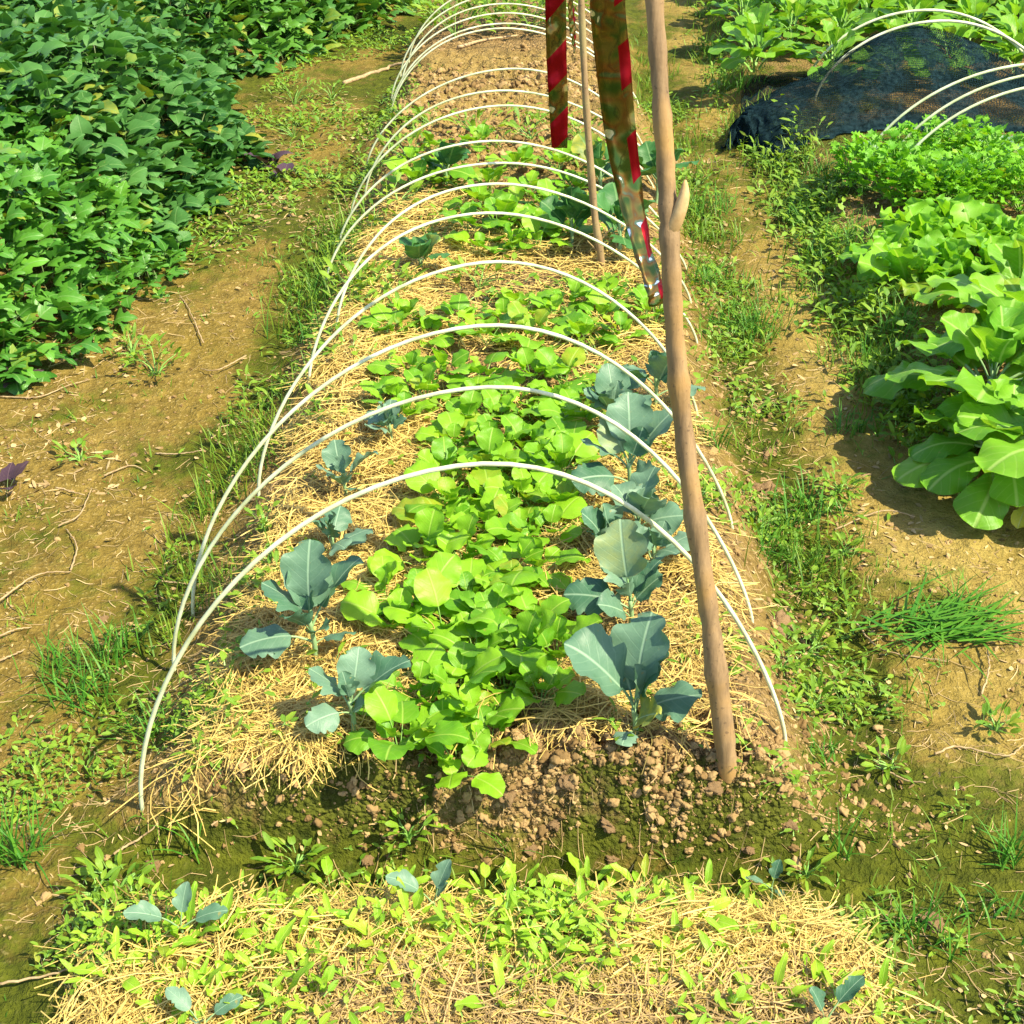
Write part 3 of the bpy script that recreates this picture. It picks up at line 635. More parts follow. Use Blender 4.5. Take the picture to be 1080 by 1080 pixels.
def broccoli(px, py, sc, h, spec, label, dark=False):
    sc *= .72 if dark else .74; h *= 1.12; B_ = BRD if dark else BRO
    q = G(px, py); th = empty('broccoli_plant', q, label, 'broccoli plant', 'broccoli plants in the hooped bed', 0, sc)
    sp = spline([(0, 0, -.03), (.004, .002, h * .4), (-.003, .0, h)], 10)
    obj('stem', tube_me('stem', M['petiole_b'], sp, np.linspace(.008, .0055, 10), 8), th)
    for k, (az, t, s, zf) in enumerate(spec):
        Rm = Matrix.Rotation(R_(az) - math.pi / 2, 4, 'Z') @ Matrix.Rotation(R_(random.uniform(-2, 16)), 4, 'X') @ Matrix.Rotation(R_(random.uniform(-16, 16)), 4, 'Y') @ Matrix.Scale(s, 4)
        put_leaf(B_[t], th, Matrix.Translation((0, 0, h * zf)) @ Rm)
rs = lambda n, a0=0: [((a0 + k * 137.5) % 360, random.choice((0, 1, 2, 4, 5)) if k < n - 2 else 3, random.uniform(.75, 1.05), .35 + .6 * k / n) for k in range(n)]
broccoli(372, 770, .86, .085, [(20, 2, 1.0, .9), (160, 1, .9, .7), (95, 0, .8, .9), (215, 4, .7, .6), (330, 5, .6, .5), (120, 3, .7, 1), (260, 3, .5, 1)], 'small blue-green broccoli at the front left of the bed, in straw')
broccoli(332, 700, .98, .12, [(85, 0, 1.05, 1), (40, 2, 1.1, .8), (165, 1, .95, .85), (200, 4, .95, .5), (120, 0, .95, .8), (300, 5, .7, .6), (235, 5, .8, .7), (70, 3, .8, 1), (10, 4, .6, .4)], 'tallest left broccoli, a stack of round blue-green leaves beside straw')
broccoli(352, 590, .75, .09, rs(6, 30), 'small broccoli half hidden behind the tallest left broccoli')
broccoli(364, 527, .78, .08, [(100, 0, .9, .8), (20, 2, .9, .8), (170, 1, .8, .6), (250, 5, .9, .5), (320, 4, .7, .4), (60, 3, .8, 1)], 'dark broccoli in the left straw strip, third back on that side')
broccoli(412, 468, .72, .09, rs(7, 80), 'left-hand broccoli at the mustard row\'s left end, under second hoop')
broccoli(444, 290, .9, .08, rs(8, 20), 'dark leafy broccoli alone on straw under the fifth hoop', True)
broccoli(668, 778, 1.04, .07, [(62, 0, 1.15, .9), (172, 2, 1.15, 1.0), (-10, 1, .95, .6), (25, 0, .85, .8), (110, 2, .95, .8), (-40, 5, .85, .4), (250, 4, .45, .2), (150, 3, .9, 1)], 'front right broccoli with pale veined leaves, left of the wooden stake')
broccoli(664, 662, .92, .08, [(85, 0, 1.2, 1), (170, 4, 1.0, .7), (130, 1, .9, .9), (10, 5, 1.0, .6), (40, 2, .8, .8), (300, 3, .7, 1), (200, 2, .7, .4)], 'broccoli behind the front right one, leaves touching the stake\'s left side')
broccoli(688, 606, .8, .10, rs(7, 110), 'small broccoli peeking out left of the stake at its middle')
broccoli(662, 530, .98, .12, [(95, 0, 1.1, 1), (35, 2, 1.1, .9), (165, 1, 1, .8), (200, 4, 1, .5), (330, 5, .8, .5), (120, 0, .9, .9), (70, 3, 1, 1)], 'large bluish broccoli under the second hoop\'s right shoulder')
broccoli(645, 462, .95, .11, rs(9, 60), 'broccoli left of two under the third hoop\'s right shoulder')
broccoli(690, 432, .95, .12, rs(8, 10), 'broccoli right of two under the third hoop\'s right shoulder, near stake')
broccoli(602, 262, 1.2, .12, rs(8, 30), 'dark broccoli at the right end of the rear mustard clump', True)
broccoli(652, 272, 1.25, .12, rs(9, 0), 'dark broccoli at the foot of the thin rear stick', True)
broccoli(692, 212, 1.2, .12, rs(8, 50), 'broccoli behind the stake beside its branch stub', True)
broccoli(632, 206, 1.2, .12, rs(8, 70), 'broccoli behind the thin rear stick, under the gold tape', True)
broccoli(470, 195, 1.1, .08, rs(7, 10), 'dark broccoli left in the rearmost greens before bare soil', True)
broccoli(640, 592, .85, .08, rs(7, 40), 'lower broccoli at mid-row on the right, beside the mustard leaves')
broccoli(672, 572, .85, .10, rs(8, 80), 'broccoli in the right row just in front of the large bluish one')
# low dark weeds between the straw gaps
WL = [leaf(L=.05 * a, Wd=.022 * b, Lp=.02, p0=50, p1=0, shape='lance', cup=.3, ruf=.003, nu=6, nv=3, pr=.001, seed=200 + k, flat=True) for k, (a, b) in enumerate([(1, 1), (.8, 1.2), (1.2, .9), (.6, 1.4)])]
def bush(name, q, n, R, hh, tpl, mats, label, cat, group=None, tilt=.35, sc=(.7, 1.2), stemmat='petiole', up=.0, dome=1.0, stem=True):
    """leafy clump: foliage (one mesh) and stems"""
    th = empty(name, q, label, cat, group, random.uniform(0, 6.28))
    az = rng.uniform(0, 6.283, n); rr = R * np.sqrt(rng.random(n)) * .8; zz = hh * np.sqrt(np.clip(1 - (rr / R) ** 2, 0, 1)) * rng.uniform(.25, 1., n) * dome
    pos = np.stack([rr * np.cos(az), rr * np.sin(az), zz], 1)
    d = inst(tpl, pos, rots(az + rng.normal(0, .6, n), rng.normal(up, tilt, n), rng.normal(0, tilt, n)), rng.uniform(*sc, n))
    obj('foliage', inst_me('foliage', mats, d), th)
    if stem:
        V = []; Q = []; b = 0
        for k in range(min(n, 9)):
            e = pos[k]; v, qd, _ = tube(spline([(0, 0, -.01), (e[0] * .4, e[1] * .4, e[2] * .6), e], 5), np.linspace(.0026, .0014, 5), 5, False); V.append(v); Q.append(qd + b); b += len(v)
        obj('stem', mesh('stem', np.concatenate(V), np.concatenate(Q), M[stemmat]), th)
    return th
for k, (px, py, n, R, lb) in enumerate([(410, 312, 30, .10, 'low dark weed on straw under the fourth hoop, left side'), (372, 305, 26, .08, 'low dark weed at the left edge of straw below fifth hoop'), (505, 305, 20, .09, 'thin sprawling weed in the middle of the straw gap'),
        (690, 345, 18, .07, 'small weed at the right end of the mustard rows behind the straw gap'), (420, 215, 26, .10, 'low weed in the left part of the rear greens'), (395, 238, 20, .08, 'small weed on the bed\'s left edge by the rear greens')]):
    bush('low_weed', G(px, py), n, R, .06, WL, [M['weed'], M['petiole']], lb, 'weed', 'low weeds in the bed')

for k, (px, py, n, R, lb) in enumerate([(430, 168, 26, .12, 'loose weed at the left rim of the bare soil'), (500, 142, 24, .10, 'small weed on the near rim of the bare soil, centre'), (560, 146, 24, .10, 'small weed on the near rim of the bare soil, right'), (455, 135, 20, .09, 'small weed on the bare soil behind the left rim weed'), (610, 150, 22, .10, 'small weed between red tape and thin stick')]):
    bush('rim_weed', G(px, py), n, R, .07, WL, [M['weed'], M['petiole']], lb, 'weed', 'weeds at the rim of the bare soil')
# ------------------------------------------------------------------ straw mulch, crumbs, clods
def add_straw(name, n, box, dens, mat, label, lift=.028, L=(.05, .17), pw=1, cv=.55, wd=(.0010, .0026)):
    x, y = sample(n, *box, dens, pw); n = len(x)
    far = np.clip(y / 2., .9, 2.2)
    d = strands(x, y, rng.uniform(*L, n) * far ** .3, rng.uniform(*wd, n) * far ** .55, rng.uniform(0, 6.283, n), rng.normal(0, cv, n), rng.random(n) ** 1.6 * lift, rng.normal(0, .10, n), rng.beta(2, 1.6, n))
    o = obj(name, mesh(name, d['V'], d['Q'], mat, tint=d['tint'])); tag(o, label, 'straw', kind='stuff'); return o
add_straw('straw_mulch', 22000, (-.72, .5, 1.58, 4.6), lambda x, y: m_straw(x, y) * (y > 1.5) * np.clip(.62 + 1.0 * fbm(x, y, 7, 2, 71), .1, 1), M['straw'], 'golden straw mulch spread over the hooped bed')
add_straw('straw_mulch', 6800, (-.75, .62, 1.12, 1.47), lambda x, y: m_straw(x, y) * (y < 1.5) * np.clip(.45 + 1.3 * fbm(x, y, 5, 3, 72), .04, 1) * (1 - .45 * ss(1.32, 1.44, y)) * (.55 + .45 * ss(-.5, -.2, x)), M['straw'], 'straw mulch on the near bed around the seedlings', .03)
add_straw('shaded_straw', 3800, (-.32, .45, 1.08, 1.33), lambda x, y: (1 - ss(1.24, 1.31, y + .03 * fbm(x, y, 6, 2, 73))), M['shadestraw'], 'older brown matted straw at the near bed\'s bottom edge', .035)  # shade along the bottom edge, painted as browner strands
add_straw('dry_litter', 6500, (-1.5, 1.5, 1.1, 6.5), lambda x, y: (1 - m_straw(x, y)) * (1 - .8 * m_bed(x, y)) * np.clip(.3 + .9 * fbm(x, y, 3, 3, 74), .03, 1) * (x < edge_right(y) + .1), M['litter'], 'scattered dry stalks and bits on the paths', .003, (.008, .055), cv=.22, wd=(.0007, .0020))

LUMPS = [lump(300 + k, 2, .70, .60) for k in range(12)]
def add_lumps(n, box, dens, size, label, name='soil_crumbs', mat='crumb', pw=1):
    x, y = sample(n, *box, dens, pw); n = len(x); s = size[0] * (size[1] / size[0]) ** (rng.random(n) ** 3)
    pos = np.stack([x, y, H(x, y) - s * .12], 1)
    d = inst(LUMPS, pos, rots(rng.uniform(0, 6.28, n), rng.normal(0, .5, n), rng.normal(0, .5, n)), s)
    o = obj(name, inst_me(name, M[mat], d)); tag(o, label, 'soil', kind='stuff')
add_lumps(7000, (-.62, .55, 1.54, 1.78), lambda x, y: m_face(x, y) * np.clip(.35 + 1.2 * fbm(x, y, 9, 3, 81), .03, 1) * (.25 + .75 * ss(-.3, .1, x)), (.0014, .0105), 'crumbly reddish soil aggregates on the bed\'s front face')
add_lumps(2200, (-.6, .45, 4.5, 7.1), lambda x, y: m_bare(x, y) * np.clip(.5 + fbm(x, y, 4, 2, 83), 0, 1), (.006, .024), 'broken brown soil crumbs on the bare far end of the bed')
add_lumps(1500, (.38, .75, 1.6, 4.6), lambda x, y: np.exp(-((x - .52) / .09) ** 2), (.0025, .013), 'soil crumbs along the bed\'s right slope')
add_lumps(3200, (-1.4, 1.3, 1.1, 5), lambda x, y: (1 - m_straw(x, y)) * np.clip(.2 + .8 * fbm(x, y, 3, 2, 82), .02, 1) * (x > edge_left(y)) * (x < edge_right(y) + .1), (.0018, .009), 'tiny soil crumbs and pebbles scattered over the paths')
CL = [lump(340 + k, 3, .60, .55) for k in range(5)]
CLM = [mesh('soil_clod', c['V'], None, M['clod'], T=c['T']) for c in CL]
for k, (px, py, s, lb) in enumerate([(822, 660, .030, 'rounded brown clod right of the stake, on the bed\'s right slope'), (752, 828, .016, 'small pinkish clod in front of the stake\'s foot'), (598, 822, .016, 'soil clod on the front lip below the right broccoli'),
        (535, 838, .018, 'large soil clod on the front lip beside the hanging round leaf'), (645, 905, .011, 'clod fallen at the base of the front face, right of centre'), (388, 905, .013, 'reddish clod low on the front face, left of the near broccoli seedling'),
        (985, 975, .018, 'flat pale clod on the right path near the picture\'s lower right'), (735, 968, .016, 'clod lying in straw at the near bed\'s right half'), (640, 868, .014, 'clod in the middle of the crumbling front face'), (585, 868, .014, 'clod left in the crumbling front face under the right broccoli'),
        (790, 895, .011, 'clod at the right foot of the front face'), (160, 915, .014, 'pale pebble-like clod by the small weed left of the trench'), (215, 985, .020, 'brown clod beside the leftmost broccoli seedling'), (108, 655, .013, 'flat grey clod on the left path beside grass'),
        (812, 478, .024, 'brown clod on the right path, left part, beside thin grass'), (803, 515, .026, 'pinkish flat clod on the right path below another clod'), (872, 590, .016, 'grey clod by the grass on the right path'), (142, 480, .010, 'tiny white stone on the left path'),
        (830, 870, .014, 'clod on the mossy slope at the bed\'s right front corner'), (560, 895, .010, 'clod in the trench under the middle of the front face')]):
    q = G(px, py); o = obj('soil_clod', CLM[k % 5], loc=q + Vector((0, 0, -s * .10))); o.scale = (s, s, s); o.rotation_euler = (random.uniform(-.3, .3), random.uniform(-.3, .3), random.uniform(0, 6)); tag(o, lb, 'clod', 'soil clods')

# ------------------------------------------------------------------ grass verges and ground cover
def verge(n, box, dens, L, label, name='verge_grass', w=(.0018, .004), lean=.35, mat='grass'):
    x, y = sample(n, *box, dens, 1); n = len(x); f = np.clip(y / 2.2, .8, 2.2) ** .5
    pos = np.stack([x, y, H(x, y) - .003], 1)
    d = blades(pos, rng.uniform(*L, n) * (.6 + .6 * (fbm(x, y, 4, 2, 91) + .5)), rng.uniform(*w, n) * f, rng.uniform(0, 6.28, n), np.abs(rng.normal(0, lean, n)), rng.uniform(.1, 1.3, n))
    o = obj(name, mesh(name, d['V'], d['Q'], M[mat], tint=d['tint'])); tag(o, label, 'grass', kind='stuff')
cl = lambda f, s, lo=0., k=1.6: (lambda x, y: np.clip(lo + k * fbm(x, y, f, 3, s), 0, 1))
g1 = cl(3.5, 92, .15); g2 = cl(4, 93, .2); g3 = cl(3, 94, .25); g4 = cl(5, 95, -.25, 2.)
verge(1100, (-.95, -.5, 1.3, 4.6), lambda x, y: np.exp(-((x + .68) / .09) ** 2) * g1(x, y), (.03, .13), 'green grass along the bed\'s left slope')
verge(1700, (.4, .95, 1.6, 8), lambda x, y: np.exp(-((x - .62) / .09) ** 2) * g2(x, y), (.02, .10), 'green grass along the bed\'s right slope')
verge(2600, (.72, 1.35, 2.9, 8.8), lambda x, y: np.exp(-((x - edge_right(y) + .03) / .11) ** 2) * np.clip(g3(x, y) + .3, 0, 1), (.03, .10), 'tall grass along the right bed\'s edge', w=(.002, .0045))
verge(2600, (-1.4, 1.2, 1.1, 6), lambda x, y: g4(x, y) * (1 - m_bed(x, y)) * (x > edge_left(y)), (.012, .05), 'short sparse grass growing over the paths', lean=.6)
TW = [leaf(L=.016 * a, Wd=.010 * b, Lp=.006, p0=40, p1=-10, shape='ovate', cup=.3, nu=4, nv=3, pr=.0006, seed=220 + k, flat=True) for k, (a, b) in enumerate([(1, 1), (1.3, .8), (.8, 1.2)])]
def cover(n, box, dens, label, sc=(.6, 1.4), hmax=.03, mat='weed'):
    x, y = sample(n, *box, dens, 1); n = len(x); pos = np.stack([x, y, H(x, y) + rng.random(n) ** 2 * hmax], 1)
    d = inst(TW, pos, rots(rng.uniform(0, 6.28, n), rng.normal(0, .3, n), rng.normal(0, .3, n)), rng.uniform(*sc, n) * np.clip(y / 2, .9, 1.8) ** .6)
    o = obj('ground_cover', inst_me('ground_cover', [M[mat], M['petiole']], d)); tag(o, label, 'ground cover', kind='stuff')
c1 = cl(6, 101, -.1, 2.2); c2 = cl(5, 102, .1, 2.)
cover(3000, (-1.0, .95, 1.1, 1.9), lambda x, y: c1(x, y) * (1 - m_straw(x, y)) * (1 - m_face(x, y) * .8) * (1 - .8 * ss(1.44, 1.48, y) * (1 - ss(1.58, 1.62, y)) * ss(-.7, -.5, x)), 'tiny leafy ground cover in the trench and near paths')
cover(4200, (-.95, .85, 1.9, 6.5), lambda x, y: c2(x, y) * (np.exp(-((x + .66) / .12) ** 2) + np.exp(-((x - .58) / .12) ** 2)), 'tiny leafy ground cover along both bed slopes')
cover(3600, (-.6, .45, 1.65, 5.6), lambda x, y: cl(6, 103, .05, 1.8)(x, y) * m_bed(x, y) * (1 - .8 * np.exp(-((x + .40) / .16) ** 2 - ((y - 1.85) / .2) ** 2)), 'small weeds sprouting through the straw of the bed', (.8, 1.8), .04)
cover(1900, (-.65, .5, 1.1, 1.46), lambda x, y: cl(9, 104, .05, 1.6)(x, y) * (1 - .55 * (1 - ss(-.5, -.2, x))), 'small yellow-green sprouts in the near bed\'s straw', (.8, 1.8), .045, 'sprout')
cover(3600, (.75, 1.4, 2.7, 8.5), lambda x, y: np.exp(-((x - edge_right(y) + .02) / .10) ** 2) * np.clip(cl(4, 109, .25, 1.8)(x, y), 0, 1), 'leafy weeds along the right bed\'s edge', (.9, 1.9), .06)
cover(2400, (-1.3, -.6, 3.8, 8), lambda x, y: cl(3, 105, .0, 1.8)(x, y) * ss(3.9, 5.2, y + 1.2 * fbm(x, y, 2.5, 2, 108)), 'patchy low weeds on the far left path', (.8, 1.6), .03)

FL = [leaf(L=.014 * a, Wd=.010 * b, Lp=0, p0=8, p1=-8, shape='ovate', cup=c, nu=4, nv=3, seed=240 + k, jag=.2) for k, (a, b, c) in enumerate([(1, 1, .4), (1.5, .7, -.4), (.7, 1.3, .2)])]
x, y = sample(4200, -1.5, 1.4, 1.1, 6, lambda x, y: np.clip(.25 + 1.2 * fbm(x, y, 4, 3, 107), .02, 1) * (1 - m_straw(x, y)) * (x > edge_left(y) - .1), 1); n = len(x)
d = inst(FL, np.stack([x, y, H(x, y) + .002], 1), rots(rng.uniform(0, 6.28, n), rng.normal(0, .2, n), rng.normal(0, .3, n)), rng.uniform(.4, 1.3, n) * np.clip(y / 2.2, .8, 1.6))
d['mi'] = None; tag(obj('leaf_litter', inst_me('leaf_litter', M['litter'], d)), 'small flakes of dead leaves trodden into the paths', 'litter', kind='stuff')
# ------------------------------------------------------------------ single grass tufts and weeds
def tuft(px, py, n, L, spread, label, lean=.45, mat='grass1', w=.0038, bend=(.2, 1.3), group='grass tufts'):
    q = G(px, py); pos = np.stack([np.clip(rng.normal(0, spread, n), -1.7 * spread, 1.7 * spread), np.clip(rng.normal(0, spread, n), -1.7 * spread, 1.7 * spread), np.full(n, -.004)], 1)
    d = blades(pos, rng.uniform(.5, 1.1, n) * L, rng.uniform(.6, 1.2, n) * w, rng.uniform(0, 6.28, n), np.abs(rng.normal(0, lean, n)), rng.uniform(*bend, n), 5)
    o = obj('grass_tuft', mesh('grass_tuft', d['V'], d['Q'], M[mat], tint=d['tint']), loc=q); tag(o, label, 'grass tuft', group)
for px, py, n, L, sp, lb in [(20, 905, 60, .13, .02, 'bright grass tuft at the picture\'s lower left edge, above the trench'), (85, 735, 80, .11, .035, 'broad grass tuft left of the nearest hoop\'s left foot'), (120, 690, 60, .10, .03, 'grass tuft between left path and the second hoop\'s foot'),
        (60, 705, 40, .09, .03, 'thin grass tuft at the left path\'s near end'), (160, 775, 34, .11, .02, 'grass tuft touching the nearest hoop\'s left leg'), (330, 360, 50, .11, .03, 'tall grass at the left feet of the fifth and sixth hoops'), (335, 320, 40, .11, .03, 'grass tuft around the seventh hoop\'s left foot'),
        (815, 590, 60, .10, .03, 'upright grass tuft on the right path beside the second hoop\'s foot'), (845, 540, 60, .11, .035, 'grass tuft in the middle of the right path\'s left half'), (822, 560, 40, .10, .02, 'thin grass tuft between two larger tufts on the right path'), (900, 455, 44, .09, .03, 'small grass tuft beside the choy shadow on the right path'),
        (885, 540, 36, .07, .02, 'small leafy tuft in the middle of the right path'), (770, 345, 90, .13, .05, 'wide grass tuft right of the stake, at mid height'), (745, 300, 70, .13, .04, 'grass tuft directly right of the stake below its stub'), (745, 225, 90, .14, .06, 'grass spreading right of the stake beside its branch stub'),
        (800, 355, 60, .12, .04, 'grass tuft right of the wide tuft beside the right path'), (880, 190, 70, .13, .05, 'tall grass in front of the navy net\'s gathered end'), (858, 235, 70, .12, .05, 'tall grass on the right bed\'s edge in front of the net'), (900, 260, 70, .12, .05, 'tall grass left of the lettuces on the bed edge'), (868, 275, 60, .10, .05, 'grass clump on the bed edge below the tall grass'),
        (930, 385, 60, .13, .03, 'dark grass tuft left of the big choy plants'), (950, 350, 50, .15, .03, 'grass tuft behind the dark tuft left of the choy'), (780, 95, 80, .15, .06, 'tall grass left of the rear greens, above the net'), (760, 60, 70, .16, .06, 'grass at the left border of the rear greens'), (800, 45, 50, .2, .06, 'grass among the rear greens\' front left plants'), (1015, 640, 18, .10, .02, 'few stiff blades lying by the cut grass pile'),
        (960, 985, 24, .09, .012, 'thin grass tuft on the lower right path'), (1068, 905, 34, .10, .015, 'dark thin grass tuft at the lower right edge'), (1060, 970, 40, .06, .03, 'short grass patch at the lower right edge'), (1005, 1000, 20, .08, .015, 'sparse grass sprigs right of the near bed'), (870, 800, 26, .06, .02, 'small grass sprig outside the nearest hoop\'s right foot'), (750, 470, 40, .10, .02, 'grass tuft at the bed\'s right slope behind the stake'), (885, 905, 14, .10, .01, 'few long blades at the trench\'s right end'),
        (540, 905, 5, .11, .004, 'few tall blades standing alone in the trench\'s middle'), (208, 905, 7, .12, .01, 'thin tall sprig left in the trench'), (155, 1000, 14, .08, .015, 'grass sprig below the leftmost broccoli seedling')]:
    tuft(px, py, n, L, sp, lb)
for k, (px, py, n, R, hh, lb) in enumerate([(p_[0], p_[1], int(p_[2] * 1.5)) + p_[3:] for p_ in [(165, 395, 40, .10, .09, 'bright broad-leaved weed at the edge of the sweet potatoes'), (140, 375, 26, .07, .06, 'small weed left of the bright broad-leaved weed by the vines'), (125, 935, 26, .04, .03, 'small light green weed left of the leftmost broccoli seedling'), (312, 918, 26, .035, .045, 'dark little weed standing in the trench'),
        (85, 485, 18, .06, .03, 'small weed on the left path'), (280, 560, 14, .03, .04, 'small weed under the third hoop\'s left foot'), (430, 885, 14, .03, .04, 'sprig at the bed\'s front foot beside the broccoli seedling'), (850, 925, 12, .02, .03, 'tiny seedling weed at the trench\'s right end'), (885, 520, 24, .04, .03, 'small round weed on the right path'),
        (800, 560, 20, .04, .03, 'leafy weed at the right slope by the second hoop\'s foot'), (850, 690, 26, .05, .03, 'green weed right of the nearest hoop\'s right leg'), (825, 705, 24, .04, .03, 'low weed touching the nearest hoop\'s right leg'), (860, 745, 18, .035, .025, 'small weed on the mossy right slope'), (890, 585, 16, .03, .03, 'sprig on the right path beneath the grass'),
        (310, 110, 34, .16, .12, 'dark weed standing on the far left path'), (350, 105, 24, .10, .08, 'low dark weed beside the dark weed on the far left path'), (310, 145, 22, .09, .08, 'bright green small weed at the vine edge, far left path'), (1050, 770, 18, .03, .03, 'small weed at the picture\'s right edge, mid path'), (940, 810, 18, .03, .02, 'flat weed on the lower right path'), (100, 945, 16, .03, .02, 'flat weed in the left of the trench')]]):
    bush('broadleaf_weed', G(px, py), n, R, hh, WL, [M['weed'], M['petiole']], lb, 'weed', 'small weeds beside the beds', sc=(.38, .75))
# cut grass pile on the right path
q = G(990, 668); n = 150; pos = np.stack([rng.normal(0, .055, n), rng.normal(0, .03, n), rng.uniform(.004, .03, n)], 1)
d = blades(pos, rng.uniform(.06, .16, n), rng.uniform(.004, .008, n), np.where(rng.random(n) < .6, rng.normal(.35, .5, n), rng.uniform(0, 6.28, n)), rng.uniform(1.2, 1.65, n), rng.uniform(-.1, .25, n), 4)
o = obj('cut_grass_pile', mesh('cut_grass_pile', d['V'], d['Q'], M['grass1'], tint=d['tint']), loc=q); tag(o, 'heap of pulled green grass lying on the right path', 'grass pile')

# ------------------------------------------------------------------ near bed: seedlings
SEE = [leaf_me('leaf', [M['seedling'], M['petiole']], L=.050 * a, Wd=.023 * b, Lp=.016, p0=p, p1=r, shape='lance', cup=.4, ruf=.003, rf=2, nu=8, nv=5, pr=.0013, seed=400 + k, roll=10 * (-1) ** k)
       for k, (a, b, p, r) in enumerate([(1, 1, 58, 8), (.85, 1.25, 48, -10), (1.1, .95, 66, 25), (.7, 1.3, 40, -20), (.6, 1.1, 78, 50)])]
rows = [('back row', 948, [342, 392, 425, 505, 545, 588, 612, 652, 678, 745, 785]), ('second row', 975, [205, 262, 300, 345, 385, 440, 480, 530, 575, 620, 690, 735]), ('third row', 1005, [165, 200, 232, 270, 310, 350, 395, 470, 545, 590, 640, 712, 770, 830]), ('fourth row', 1035, [130, 195, 240, 280, 330, 380, 450, 520, 575, 620, 700, 770, 850]), ('front row', 1066, [170, 205, 240, 285, 330, 530, 600, 690, 740, 810, 860, 925])]
for ph, py, xs in rows:
    for k, px in enumerate(xs):
        pos = 'leftmost' if k == 0 else ('rightmost' if k == len(xs) - 1 else ORD[k] + ' from left')
        th = empty('lettuce_seedling', G(px + random.uniform(-8, 8), py + random.uniform(-9, 9)), 'bright seedling in near bed\'s straw, %s in the %s' % (pos, ph), 'seedling', 'seedlings in the near bed', 0, random.uniform(.75, 1.2)); th.location.z += .008
        plant_leaves(th, SEE, random.choice((6, 7, 8)), (.7, 1.1), 10, (2, 4))
BS = [broc_leaf(20, .052, .030, .035, 60, 5, 10, .3), broc_leaf(21, .050, .032, .03, 75, 40, 0, .4), broc_leaf(22, .05, .028, .03, 45, -5, -14, .2)]
def bseed(px, py, leaves, label, sc=1.):
    th = empty('broccoli_seedling', G(px, py), label, 'broccoli seedling', 'broccoli seedlings in the near bed', 0, sc)
    obj('stem', tube_me('stem', M['petiole_b'], spline([(0, 0, -.01), (.002, 0, .015), (0, .001, .03)], 6), np.linspace(.0028, .002, 6), 6), th)
    for az, t, s in leaves: put_leaf(BS[t], th, Matrix.Translation((0, 0, .026)) @ Matrix.Rotation(R_(az) - math.pi / 2, 4, 'Z') @ Matrix.Scale(s, 4))
bseed(193, 992, [(195, 0, 1.15), (75, 1, .95), (8, 2, 1.05)], 'leftmost broccoli seedling, three blue-green leaves above the trench', .95)
bseed(458, 966, [(175, 0, 1.1), (50, 1, 1.0), (20, 1, .6)], 'two-leaved broccoli seedling at the near bed\'s back edge centre', .95)
bseed(812, 948, [(60, 1, .75), (170, 2, .7), (300, 2, .5)], 'small broccoli seedling at the near bed\'s back right end', .85)
bseed(868, 1090, [(35, 0, 1.1), (140, 1, .8), (260, 2, .8)], 'broccoli seedling cut by the picture\'s bottom edge, right side', .9)
bseed(215, 1094, [(30, 2, 1.), (150, 0, 1.), (270, 1, .7)], 'broccoli seedling cut by the picture\'s bottom edge, left side', .85)
d = leaf(L=.04, Wd=.03, Lp=.012, p0=5, p1=-6, shape='ovate', cup=.2, ruf=.003, seed=9)
o = obj('fallen_leaf', mesh('fallen_leaf', d['V'], d['Q'], [plain_mat('pale_dead_leaf', (.55, .45, .16), (.72, .62, .28), 60, .7), M['twig']], d['mi'], d['UV']), loc=G(224, 876) + Vector((0, 0, .012))); o.rotation_euler = (.3, .1, -1.0); tag(o, 'pale yellow fallen leaf in the trench below the left straw', 'leaf')

